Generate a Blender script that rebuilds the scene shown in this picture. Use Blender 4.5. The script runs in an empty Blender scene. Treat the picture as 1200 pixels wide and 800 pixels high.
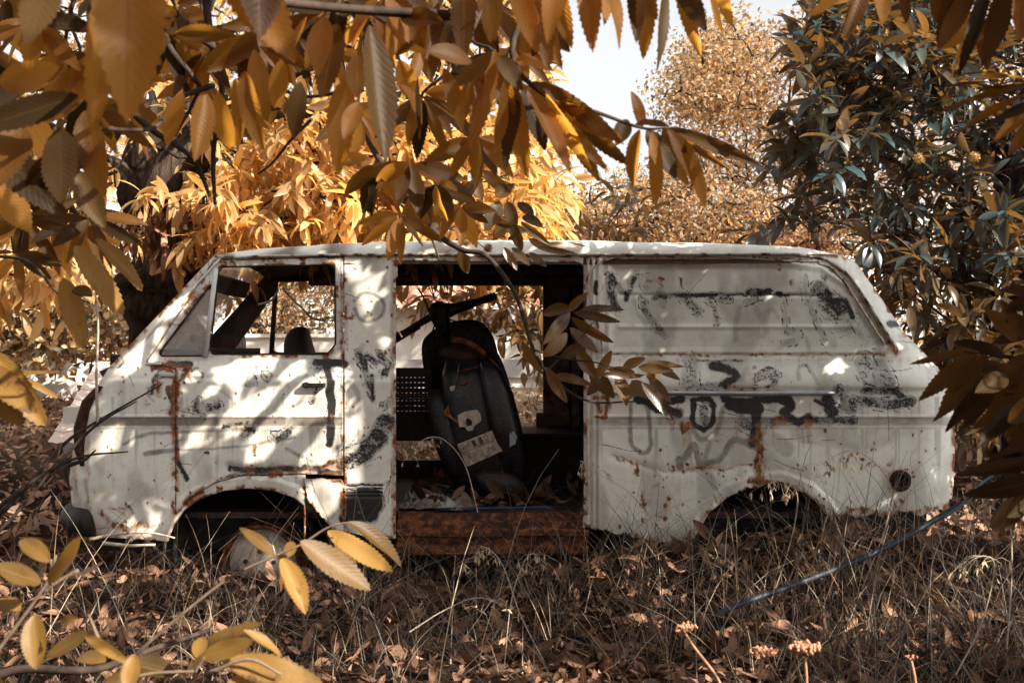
import bpy, math, random
import numpy as np
from mathutils import Vector, Matrix

random.seed(5)
rng = np.random.default_rng(11)
scene = bpy.context.scene
C = scene.collection
CAMZ = 1.26
CAMD = 5.6
K = 0.0042 / 5.6
SUN = np.array([0.67, -0.46, 0.585]); SUN = SUN / np.linalg.norm(SUN)

def W(px, py, d):
    """real point at distance d in front of the viewpoint for a spot measured on the photograph"""
    return np.array([(px - 600) * d * K, d - CAMD, CAMZ - (py - 400) * d * K])

def nrm(a):
    a = np.asarray(a, float)
    return a / np.maximum(np.linalg.norm(a, axis=-1, keepdims=True), 1e-9)

# ------------------------------------------------------------------ objects
def thing(name, label, cat, loc=(0, 0, 0), group=None):
    o = bpy.data.objects.new(name, None)
    C.objects.link(o)
    o.location = loc
    o.empty_display_size = 0.1
    o['label'] = label
    o['category'] = cat
    if group:
        o['group'] = group
    return o

def tag(o, label, cat, group=None, kind=None):
    o['label'] = label
    o['category'] = cat
    if group:
        o['group'] = group
    if kind:
        o['kind'] = kind
    return o

def mk(name, V, faces, mats, parent=None, attrs=None, midx=None, smooth=True):
    """faces: list of (n,k) int arrays"""
    V = np.asarray(V, np.float64).copy()
    if parent is not None:
        p = parent
        off = np.zeros(3)
        while p is not None:
            off += np.array(p.location)
            p = p.parent
        V = V - off
    me = bpy.data.meshes.new(name)
    if not isinstance(faces, (list, tuple)):
        faces = [faces]
    faces = [np.asarray(f, np.int32) for f in faces if len(f)]
    nl = sum(f.size for f in faces)
    npoly = sum(len(f) for f in faces)
    me.vertices.add(len(V))
    me.vertices.foreach_set('co', V.astype(np.float32).ravel())
    me.loops.add(nl)
    me.loops.foreach_set('vertex_index', np.concatenate([f.ravel() for f in faces]))
    me.polygons.add(npoly)
    tot = np.concatenate([np.full(len(f), f.shape[1], np.int32) for f in faces])
    st = np.concatenate([[0], np.cumsum(tot)[:-1]]).astype(np.int32)
    me.polygons.foreach_set('loop_start', st)
    me.polygons.foreach_set('loop_total', tot)
    if midx is not None:
        me.polygons.foreach_set('material_index', np.asarray(midx, np.int32))
    me.polygons.foreach_set('use_smooth', np.full(npoly, smooth, bool))
    if not isinstance(mats, (list, tuple)):
        mats = [mats]
    for m in mats:
        me.materials.append(m)
    if attrs:
        for k, a in attrs.items():
            a = np.asarray(a, np.float32)
            if a.shape[1] == 3:
                at = me.attributes.new(k, 'FLOAT_VECTOR', 'POINT')
                at.data.foreach_set('vector', a.ravel())
            else:
                at = me.attributes.new(k, 'FLOAT_COLOR', 'POINT')
                at.data.foreach_set('color', a.ravel())
    me.update(calc_edges=True)
    me.validate()
    o = bpy.data.objects.new(name, me)
    C.objects.link(o)
    if parent is not None:
        o.parent = parent
    return o

class MB:
    """collects shapes that belong to ONE mesh object"""
    def __init__(s):
        s.V = []; s.F = {3: [], 4: []}; s.n = 0
    def add(s, V, F):
        V = np.asarray(V, float)
        s.V.append(V)
        for f in F:
            f = list(f)
            if len(f) > 4:
                for i in range(1, len(f) - 1):
                    s.F[3].append([f[0] + s.n, f[i] + s.n, f[i + 1] + s.n])
            else:
                s.F[len(f)].append([i + s.n for i in f])
        s.n += len(V)
        return s
    def box(s, c, size, rot=None, taper=1.0):
        x, y, z = np.array(size) / 2
        V = np.array([[-x, -y, -z], [x, -y, -z], [x, y, -z], [-x, y, -z], [-x * taper, -y * taper, z], [x * taper, -y * taper, z], [x * taper, y * taper, z], [-x * taper, y * taper, z]])
        if rot is not None:
            V = V @ np.array(rot).T
        return s.add(V + np.array(c), [(0, 3, 2, 1), (4, 5, 6, 7), (0, 1, 5, 4), (1, 2, 6, 5), (2, 3, 7, 6), (3, 0, 4, 7)])
    def tube(s, pts, r, seg=8, cap=True):
        pts = np.asarray(pts, float)
        n = len(pts)
        r = np.full(n, r) if np.isscalar(r) else np.asarray(r, float)
        t = nrm(np.gradient(pts, axis=0))
        up = np.array([0, 0, 1.0]) if abs(t[0][2]) < .9 else np.array([1.0, 0, 0])
        a = np.cross(t[0], up); a /= np.linalg.norm(a)
        ang = np.arange(seg) / seg * 2 * np.pi
        V = []
        for i in range(n):
            a = a - t[i] * np.dot(a, t[i]); a /= max(np.linalg.norm(a), 1e-9)
            b = np.cross(t[i], a)
            V.append(pts[i] + r[i] * (np.cos(ang)[:, None] * a + np.sin(ang)[:, None] * b))
        V = np.concatenate(V)
        F = []
        for i in range(n - 1):
            for j in range(seg):
                k = (j + 1) % seg
                F.append((i * seg + j, i * seg + k, (i + 1) * seg + k, (i + 1) * seg + j))
        if cap:
            F.append(tuple(range(seg))[::-1]); F.append(tuple((n - 1) * seg + j for j in range(seg)))
        return s.add(V, F)
    def lathe(s, prof, c, axis=(0, 1, 0), seg=32, sx=1.0, ang0=0.0, ang1=2 * math.pi):
        """prof: list of (radius, along axis)"""
        ax = nrm(np.array(axis, float))
        up = np.array([0, 0, 1.0]) if abs(ax[2]) < .9 else np.array([1.0, 0, 0])
        a = nrm(np.cross(up, ax)); b = np.cross(ax, a)
        full = abs(ang1 - ang0 - 2 * math.pi) < 1e-6
        m = seg if full else seg + 1
        ang = ang0 + np.arange(m) / seg * (ang1 - ang0)
        V = [np.array(c) + ax * h + r * (np.cos(ang)[:, None] * a * sx + np.sin(ang)[:, None] * b) for r, h in prof]
        F = []
        for i in range(len(prof) - 1):
            for j in range(seg):
                k = (j + 1) % m
                F.append((i * m + j, i * m + k, (i + 1) * m + k, (i + 1) * m + j))
        return s.add(np.concatenate(V), F)
    def loft(s, rings, closed=True, cap=True):
        rings = [np.asarray(r, float) for r in rings]
        m = len(rings[0]); F = []
        for i in range(len(rings) - 1):
            for j in range(m if closed else m - 1):
                k = (j + 1) % m
                F.append((i * m + j, i * m + k, (i + 1) * m + k, (i + 1) * m + j))
        if cap and closed:
            F.append(tuple(range(m))[::-1]); F.append(tuple((len(rings) - 1) * m + j for j in range(m)))
        return s.add(np.concatenate(rings), F)
    def xf(s, M, i0=0):
        """transform everything from block i0 on by 3x3/4x4 numpy matrix"""
        for i in range(i0, len(s.V)):
            s.V[i] = s.V[i] @ M[:3, :3].T + (M[:3, 3] if M.shape == (4, 4) else 0)
        return s
    def build(s, name, mat, parent=None, smooth=False, bevel=0, sub=0, solid=0, auto=None):
        o = mk(name, np.concatenate(s.V), [np.array(s.F[3]).reshape(-1, 3), np.array(s.F[4]).reshape(-1, 4)], mat, parent, smooth=smooth)
        if solid:
            m = o.modifiers.new('Solid', 'SOLIDIFY'); m.thickness = solid; m.offset = 0
        if bevel:
            m = o.modifiers.new('Bevel', 'BEVEL'); m.width = bevel; m.segments = 2; m.limit_method = 'ANGLE'
        if sub:
            m = o.modifiers.new('Sub', 'SUBSURF'); m.levels = sub; m.render_levels = sub
        return o

# ------------------------------------------------------------------ noise
_tab = rng.random((256, 256))
def vnoise(x, y):
    xi = np.floor(x).astype(int); yi = np.floor(y).astype(int)
    fx = x - xi; fy = y - yi
    fx = fx * fx * (3 - 2 * fx); fy = fy * fy * (3 - 2 * fy)
    a = _tab[xi & 255, yi & 255]; b = _tab[(xi + 1) & 255, yi & 255]
    c = _tab[xi & 255, (yi + 1) & 255]; d = _tab[(xi + 1) & 255, (yi + 1) & 255]
    return a + (b - a) * fx + (c - a) * fy + (a - b - c + d) * fx * fy
def fbm(x, y, o=4):
    s = 0; a = .5; t = 0
    for i in range(o):
        s = s + a * vnoise(x * 2 ** i + 17.3 * i, y * 2 ** i + 31.7 * i); t += a; a *= .5
    return s / t
def sst(a, b, x):
    t = np.clip((x - a) / (b - a), 0, 1)
    return t * t * (3 - 2 * t)

# ------------------------------------------------------------------ materials
class NT:
    def __init__(s, name):
        s.m = bpy.data.materials.new(name); s.m.use_nodes = True
        s.t = s.m.node_tree; s.t.nodes.clear()
        s.out = s.t.nodes.new('ShaderNodeOutputMaterial')
    def n(s, ty, **kw):
        nd = s.t.nodes.new('ShaderNode' + ty)
        for k, v in kw.items():
            if k.startswith('i_'):
                nd.inputs[k[2:].replace('_', ' ')].default_value = v
            else:
                setattr(nd, k, v)
        return nd
    def l(s, a, b):
        s.t.links.new(a, b)
    def val(s, sock, v):
        if hasattr(v, 'is_output') or isinstance(v, bpy.types.NodeSocket):
            s.l(v, sock)
        else:
            sock.default_value = v
    def math(s, op, a, b=0.0, c=0.0, clamp=False):
        nd = s.t.nodes.new('ShaderNodeMath'); nd.operation = op; nd.use_clamp = clamp
        s.val(nd.inputs[0], a); s.val(nd.inputs[1], b); s.val(nd.inputs[2], c)
        return nd.outputs[0]
    def mix(s, f, a, b, mode='MIX'):
        nd = s.t.nodes.new('ShaderNodeMix'); nd.data_type = 'RGBA'; nd.blend_type = mode
        s.val(nd.inputs[0], f)
        for k, v in ((6, a), (7, b)):
            if isinstance(v, tuple):
                nd.inputs[k].default_value = (v + (1,))[:4]
            else:
                s.l(v, nd.inputs[k])
        return nd.outputs[2]
    def noise(s, scale, detail=4, vec=None, rough=.55, dist=0.0):
        nd = s.n('TexNoise'); nd.inputs['Scale'].default_value = scale; nd.inputs['Detail'].default_value = detail
        nd.inputs['Roughness'].default_value = rough; nd.inputs['Distortion'].default_value = dist
        if vec is None:
            vec = s.obj()
        s.l(vec, nd.inputs['Vector'])
        return nd.outputs[0]
    def obj(s):
        if not hasattr(s, '_o'):
            s._o = s.n('TexCoord').outputs['Object']
        return s._o
    def attr(s, name):
        nd = s.n('Attribute'); nd.attribute_name = name
        return nd
    def ramp(s, f, stops):
        nd = s.n('ValToRGB')
        cr = nd.color_ramp
        while len(cr.elements) < len(stops):
            cr.elements.new(.5)
        for e, (p, c) in zip(cr.elements, stops):
            e.position = p; e.color = (tuple(c) + (1,))[:4]
        s.l(f, nd.inputs[0])
        return nd.outputs[0]
    def rng(s, f, a, b, c=0.0, d=1.0):
        nd = s.n('MapRange'); s.l(f, nd.inputs[0])
        for i, v in enumerate((a, b, c, d)):
            nd.inputs[i + 1].default_value = v
        return nd.outputs[0]
    def bump(s, h, strength=.3, dist=.01):
        nd = s.n('Bump'); nd.inputs['Strength'].default_value = strength; nd.inputs['Distance'].default_value = dist
        s.l(h, nd.inputs['Height'])
        return nd.outputs[0]
    def principled(s, col, rough=.6, spec=.4, metal=0.0, bump=None, link=True):
        b = s.n('BsdfPrincipled')
        s.val(b.inputs['Base Color'], col if not isinstance(col, tuple) else (col + (1,))[:4])
        s.val(b.inputs['Roughness'], rough); s.val(b.inputs['Metallic'], metal)
        b.inputs['Specular IOR Level'].default_value = spec
        if bump is not None:
            s.l(bump, b.inputs['Normal'])
        if link:
            s.l(b.outputs[0], s.out.inputs[0])
        return b

def simple_mat(name, c1, c2, scale=12, rough=.7, spec=.3, bump=.2, metal=0.0, det=6):
    t = NT(name)
    n = t.noise(scale, det)
    f = t.rng(n, .35, .65)
    t.principled(t.mix(f, c1, c2), rough, spec, metal, t.bump(t.noise(scale * 6, 4), bump, .004))
    return t.m

def leaf_mat(name, ca, cb, tr, trw=.45, rough=.42, spec=.5, vein=14, tw=1.0, bstr=.14, spots=.5):
    """ca/cb: leaf surface colours mixed per leaf, tr: light passing through the blade"""
    t = NT(name)
    luv = t.attr('luv').outputs['Vector']
    rn = t.attr('lrnd').outputs['Color']
    sp = t.n('SeparateXYZ'); t.l(luv, sp.inputs[0])
    sr = t.n('SeparateColor'); t.l(rn, sr.inputs[0])
    a = t.math('ABSOLUTE', sp.outputs[0])
    col = t.mix(sr.outputs[0], ca, cb)
    br = t.rng(sr.outputs[1], 0, 1, .3, 1.5)
    col = t.mix(1.0, col, _c3(t, br), 'MULTIPLY')
    # blemishes
    nz = t.noise(38, 5)
    sptf = t.math('MULTIPLY', t.rng(nz, .6, .72), spots)
    col = t.mix(sptf, col, (ca[0] * .5, ca[1] * .35, ca[2] * .3))
    # crisped brown margins and tips
    if spots > .3:
        eg = t.math('MAXIMUM', a, t.math('MULTIPLY', sp.outputs[1], .98))
        ef = t.rng(t.math('ADD', eg, t.math('MULTIPLY', t.noise(17, 4), .75)), 1.22, 1.42)
        col = t.mix(t.math('MULTIPLY', ef, .8), col, (.05, .024, .012))
    bmp = None
    trc = t.mix(1.0, tr, _c3(t, br), 'MULTIPLY')
    trc = t.mix(t.math('MULTIPLY', sr.outputs[0], .35), trc, cb)
    if vein:
        wob = t.math('MULTIPLY', t.noise(24, 2), 1.1)
        ph = t.math('SUBTRACT', t.math('ADD', t.math('MULTIPLY', sp.outputs[1], float(vein)), wob), t.math('MULTIPLY', a, 2.6))
        fr = t.math('FRACT', ph)
        tri = t.math('ABSOLUTE', t.math('SUBTRACT', fr, .5))       # 0 at vein
        vn = t.rng(tri, .0, .13, 1.0, 0.0)
        mid = t.rng(a, .02, .07, 1.0, 0.0)
        vv = t.math('MAXIMUM', t.math('MULTIPLY', vn, .55), mid)
        col = t.mix(t.math('MULTIPLY', vv, .25), col, (min(1, cb[0] * 1.7 + .03), min(1, cb[1] * 1.6 + .025), cb[2] * 1.3 + .015))
        trc = t.mix(t.math('MULTIPLY', vv, .4), trc, (tr[0] * .55, tr[1] * .5, tr[2] * .5))
        bmp = t.bump(t.math('ADD', tri, t.math('MULTIPLY', nz, .3)), bstr, .004)
    b = t.principled(col, rough, spec, 0.0, bmp, link=False)
    tl = t.n('BsdfTranslucent'); t.l(trc, tl.inputs['Color'])
    if bmp is not None:
        t.l(bmp, tl.inputs['Normal'])
    ms = t.n('MixShader'); ms.inputs[0].default_value = trw
    t.l(b.outputs[0], ms.inputs[1]); t.l(tl.outputs[0], ms.inputs[2])
    t.l(ms.outputs[0], t.out.inputs[0])
    return t.m

def _c3(t, v):
    nd = t.n('CombineColor')
    for i in range(3):
        t.l(v, nd.inputs[i])
    return nd.outputs[0]

# ------------------------------------------------------------------ leaves
def leaf_tpl(teeth=0, rows=6, across=2, blunt=0.0):
    """rows along the blade; returns (t, s, width) per vertex and quads"""
    if teeth:
        rows = teeth * 2
    ts = np.linspace(0, 1, rows + 1)
    cs = np.linspace(-1, 1, 2 * across + 1)
    w = np.clip(ts, 0, 1) ** (.72 - blunt * .25) * (1 - ts) ** (.95 - blunt * .42)
    w = w / w.max()
    w[0] = .06; w[-1] = 0.015
    T = []; S = []; Wd = []
    for i, t in enumerate(ts):
        for c in cs:
            e = 1.0; dt = 0.0
            if teeth and 0 < i < rows and abs(c) > .99:
                if i % 2 == 0:
                    e = 1.07; dt = .02
                else:
                    e = .94; dt = -.003
            T.append(t + dt); S.append(c); Wd.append(w[i] * e)
    m = len(cs)
    F = [(i * m + j, i * m + j + 1, (i + 1) * m + j + 1, (i + 1) * m + j) for i in range(rows) for j in range(m - 1)]
    return np.array(T), np.array(S), np.array(Wd), np.array(F)

TPL_NEAR = leaf_tpl(teeth=15, across=2)
TPL_BLUNT = leaf_tpl(teeth=13, across=2, blunt=.8)
TPL_MID = leaf_tpl(rows=6, across=1)
TPL_LOW = leaf_tpl(rows=3, across=1)
TPL_TINY = leaf_tpl(rows=2, across=1, blunt=1.0)

class Leaves:
    def __init__(s):
        s.V = []; s.F = []; s.uv = []; s.rn = []; s.n = 0
    def add(s, tpl, base, d, up, L, wr=.3, curl=.5, fold=.25, wave=0.0, rnd=None, keep=None):
        base = np.atleast_2d(base); N = len(base)
        if N == 0:
            return s
        d = nrm(np.broadcast_to(np.atleast_2d(d), (N, 3)))
        up = np.broadcast_to(np.atleast_2d(up), (N, 3))
        up = nrm(up - d * (up * d).sum(1, keepdims=True) + 1e-5)
        b = np.cross(up, d)
        f = lambda v: np.broadcast_to(np.asarray(v, float), (N,))[:, None]
        L = f(L); wr = f(wr); curl = f(curl) + 1e-4; fold = f(fold); wave = f(wave)
        T, S, Wd, F = tpl
        T = T[None]; S = S[None]; Wd = Wd[None]
        th = curl * T
        along = np.sin(th) / curl * L
        lift = -(1 - np.cos(th)) / curl * L
        side = S * Wd * wr * L / 2
        h = np.abs(side) * fold
        if wave.any():
            ph = rng.random((N, 1)) * 6.28
            h = h + wave * L * np.sin(T * 9 + ph + S * 1.5) * np.abs(S) * Wd
        # bend normal with the curl
        nx = np.sin(th); nz = np.cos(th)
        P = base[:, None, :] + d[:, None, :] * (along + h * nx)[..., None] + up[:, None, :] * (lift + h * nz)[..., None] + b[:, None, :] * side[..., None]
        if rnd is None:
            rnd = rng.random((N, 3))
        M = P.shape[1]
        if keep is not None:
            k = keep(P)
            P = P[k]; rnd = rnd[k]; N = len(P)
            if N == 0:
                return s
        s.V.append(P.reshape(-1, 3))
        s.F.append((F[None] + (np.arange(N) * M)[:, None, None]).reshape(-1, 4) + s.n)
        s.uv.append(np.stack([np.broadcast_to(S, (N, M)), np.broadcast_to(T, (N, M)), np.broadcast_to(rnd[:, :1], (N, M))], -1).reshape(-1, 3))
        s.rn.append(np.repeat(np.concatenate([rnd, np.ones((N, 1))], 1), M, axis=0))
        s.n += N * M
        return s
    def build(s, name, mat, parent=None):
        return mk(name, np.concatenate(s.V), [np.concatenate(s.F)], mat, parent, attrs={'luv': np.concatenate(s.uv), 'lrnd': np.concatenate(s.rn)})

def rand_unit(n):
    return nrm(rng.normal(size=(n, 3)))

def clusters(Lv, tpl, cen, axis, n, L, tl=.35, spread=.9, grav=.35, wr=.3, keep=None, jit=.35, curl=(.2, .9), hue=None):
    """whorls of leaves along short twigs; cen (M,3) twig bases, axis (M,3)"""
    M = len(cen)
    axis = nrm(axis)
    ref = np.where(np.abs(axis[:, 2:3]) < .9, np.array([[0, 0, 1.0]]), np.array([[1.0, 0, 0]]))
    a = nrm(np.cross(axis, ref)); b = np.cross(axis, a)
    j = np.arange(n)
    frac = (j + .6) / n
    phi = j * 2.4 + rng.random((M, 1)) * 6.28
    r = np.cos(phi)[..., None] * a[:, None] + np.sin(phi)[..., None] * b[:, None]
    sp = spread * (1.15 - .6 * frac)[None, :, None]
    d = axis[:, None] * (.35 + .5 * frac[None, :, None]) + r * sp + np.array([0, 0, -grav]) + rng.normal(size=(M, n, 3)) * jit * .5
    base = cen[:, None] + axis[:, None] * (tl * frac)[None, :, None] + rng.normal(size=(M, n, 3)) * .01
    d = nrm(d).reshape(-1, 3); base = base.reshape(-1, 3)
    up = np.array([0, 0, 1.0]) + rng.normal(size=d.shape) * jit
    N = len(d)
    ll = L * rng.uniform(.5, 1.25, N)
    rnd = rng.random((N, 3))
    rnd[:, 1] = .5 * rnd[:, 1] + .5 * np.repeat(rng.random(M), n)
    if hue is not None:
        rnd[:, 0] = np.clip(np.repeat(hue, n) + rng.normal(size=N) * .15, 0, 1)
    Lv.add(tpl, base, d, up, ll, wr * rng.uniform(.8, 1.2, N), rng.uniform(curl[0], curl[1], N), rng.uniform(.1, .5, N), rnd=rnd, keep=keep)

def curve(p0, p1, bow=(0, 0, 0), n=10, wob=.0):
    p0 = np.array(p0, float); p1 = np.array(p1, float)
    t = np.linspace(0, 1, n)[:, None]
    P = p0 * (1 - t) + p1 * t + np.array(bow) * (4 * t * (1 - t))
    if wob:
        P[1:-1] += rng.normal(size=(n - 2, 3)) * wob
    return P

def poly_curve(pts, n=8):
    """smooth path through points (Catmull-Rom)"""
    p = np.asarray(pts, float)
    q = np.vstack([2 * p[0] - p[1], p, 2 * p[-1] - p[-2]])
    out = []
    for i in range(1, len(q) - 2):
        for t in np.linspace(0, 1, n, endpoint=False):
            a, b, c, d = q[i - 1], q[i], q[i + 1], q[i + 2]
            out.append(.5 * (2 * b + (c - a) * t + (2 * a - 5 * b + 4 * c - d) * t * t + (3 * b - a - 3 * c + d) * t ** 3))
    out.append(p[-1])
    return np.array(out)

# ------------------------------------------------------------------ sdf tools (in photo-measure units, 1 unit = 4.2 mm on the van's side)
def seg_dist(u, v, pts, closed=False):
    pts = list(pts) + ([pts[0]] if closed else [])
    d = np.full(u.shape, 1e9)
    for (x0, y0), (x1, y1) in zip(pts[:-1], pts[1:]):
        ex, ey = x1 - x0, y1 - y0
        t = np.clip(((u - x0) * ex + (v - y0) * ey) / (ex * ex + ey * ey + 1e-9), 0, 1)
        d = np.minimum(d, np.hypot(u - x0 - t * ex, v - y0 - t * ey))
    return d
def sdf(u, v, poly, r=0.0):
    """negative inside; r rounds the corners outwards"""
    d = seg_dist(u, v, poly, True)
    ins = np.zeros(u.shape, bool)
    n = len(poly)
    for i in range(n):
        x0, y0 = poly[i]; x1, y1 = poly[(i + 1) % n]
        c = ((y0 > v) != (y1 > v)) & (u < (x1 - x0) * (v - y0) / (y1 - y0 + 1e-12) + x0)
        ins ^= c
    return np.where(ins, -d, d) - r
SKY_SAT, SKY_STR, SUN_STR, EXPO = .14, .10, 5.0, 1.42
# =================================================================== VAN
VW = 1.62
van = thing('van', 'derelict pale van without its sliding door, covered in faded graffiti and rust', 'van', (0, .8, 0))

OUT_F = [(250, 300), (268, 303), (300, 301), (404, 299), (404, 640), (356, 640), (356, 592), (345, 583), (320, 575), (290, 572), (262, 575), (235, 584), (215, 598), (203, 615), (196, 634),
         (150, 631), (103, 628), (93, 612), (84, 590), (81, 560), (86, 520), (97, 480), (112, 455), (128, 430), (188, 366)]
DOOR = [(251, 306), (402, 301), (402, 557), (350, 555), (280, 557), (250, 566), (222, 584), (206, 602), (206, 432), (172, 424)]
QW = [(190, 414), (247, 338), (240, 414)]
MW = [(251, 410), (261, 318), (387, 316), (388, 402), (381, 410)]
FRONT_SIL = [(250, 300), (188, 366), (128, 430), (112, 455), (97, 480), (86, 520), (81, 560), (84, 590), (93, 612), (103, 628)]
REAR_SIL = [(960, 298), (985, 299), (1003, 308), (1030, 345), (1060, 390), (1078, 408), (1100, 432), (1113, 452), (1118, 480), (1119, 530), (1117, 575), (1112, 600)]
OUT_R = [(684, 299)] + REAR_SIL + [(1050, 604), (990, 606), (983, 617), (978, 615), (965, 597), (945, 578), (915, 567), (890, 568), (855, 581), (830, 602), (815, 628), (808, 642), (760, 632), (700, 619), (684, 618)]
RW = [(714, 309), (925, 309), (962, 314), (990, 334), (1036, 406), (1030, 412), (714, 412)]
ARCH_F = [(194, 634), (203, 612), (215, 596), (235, 582), (262, 573), (290, 570), (320, 573), (345, 581), (358, 592)]
ARCH_R = [(812, 634), (830, 600), (855, 579), (890, 566), (915, 565), (945, 576), (965, 595), (980, 615)]

def f_outF(u, v): return sdf(u, v, OUT_F)
def f_door(u, v): return sdf(u, v, DOOR)
def f_win(u, v): return np.minimum(sdf(u, v, QW, 4.0), sdf(u, v, MW, 6.0))
def f_outR(u, v):
    nz = (fbm(u * .09, v * .09, 4) - .5)
    jag = np.where((u > 974) & (v > 585), nz * 16 + (fbm(u * .35, v * .35, 2) - .5) * 7, 0) + np.where((u > 865) & (u < 925) & (v > 555), nz * 16, 0)
    jag = jag + np.where((u < 812) & (v > 600), nz * 9, 0)
    s = sdf(u, v, OUT_R)
    s = np.maximum(s + jag, -(np.hypot(u - 1055, (v - 563) * .85) - 6.5))
    return s

def Yb(u, v):
    y = np.where(v < 418, .035 + .045 * (418 - v) / 118, .035)
    # body below the belt
    front = u < 575
    yf = .035 - .035 * sst(414, 450, v) + .006 * sst(520, 640, v)
    yf = yf + .003 * np.exp(-((v - 443) / 3.0) ** 2)
    yr = .045 - .052 * sst(419, 452, v) + .012 * sst(452, 459, v) - .004 * sst(480, 540, v) + .02 * sst(560, 640, v)
    low = np.where(front, yf, yr)
    y = np.where(v < 416, y + np.where(front, 0, .012 * sst(404, 417, v)), low)
    # mouldings of the grey band
    for vv in (488, 500):
        y = y - .0035 * np.exp(-((v - vv) / 1.6) ** 2) * (((u > 112) & (u < 402)) | (u > 690))
    # blanked rear window: stepped border and two pressed ribs
    s = sdf(u, v, RW)
    y = y + .009 * sst(9, 3, s) - .006 * np.exp(-((s - 1) / 2.5) ** 2) + .006 * sst(-1, -7, s)
    ribs = ((u > 719) & (u < 1003)) * sst(-8, -14, s)
    y = y + ribs * (.006 * np.exp(-((v - 346) / 2.2) ** 2) - .006 * np.exp(-((v - 383) / 2.4) ** 2))
    # wheel-arch flares
    for A in (ARCH_F, ARCH_R):
        d = seg_dist(u, v, A)
        y = y - .014 * sst(15, 9, d)
    # rounded corners in plan
    d = seg_dist(u, v, FRONT_SIL); R = 26 + 20 * sst(420, 470, v)
    t = np.clip(1 - d / R, 0, 1); y = y + (.07 + .1 * sst(420, 470, v)) * (1 - np.sqrt(1 - t * t * .995)) * (u < 420)
    d = seg_dist(u, v, REAR_SIL); t = np.clip(1 - d / 46, 0, 1)
    y = y + .14 * (1 - np.sqrt(1 - t * t * .995)) * (u > 700)
    # slide-door post ridges
    y = y + np.where((u > 683) & (u < 703), .005 * np.sin((u - 684) * .95) + .006 * (703 - u) / 18, 0)
    # dents and hand-beaten waviness
    y = y + (fbm(u * .018, v * .018, 3) - .5) * .016 + (fbm(u * .06 + 9, v * .06, 2) - .5) * .003
    dc = seg_dist(u, v, [(720, 535), (767, 549), (800, 551), (855, 547), (895, 540)])
    y = y + .006 * np.exp(-(dc / 5) ** 2)
    dc = seg_dist(u, v, [(270, 548), (330, 552), (398, 550)])
    y = y + .006 * np.exp(-(dc / 5) ** 2)
    for vv in (568, 572.5, 577, 581.5):
        y = y + .008 * np.exp(-((v - vv) / 1.1) ** 2) * sst(403, 406, u) * sst(449, 446, u)
    return y

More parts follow.
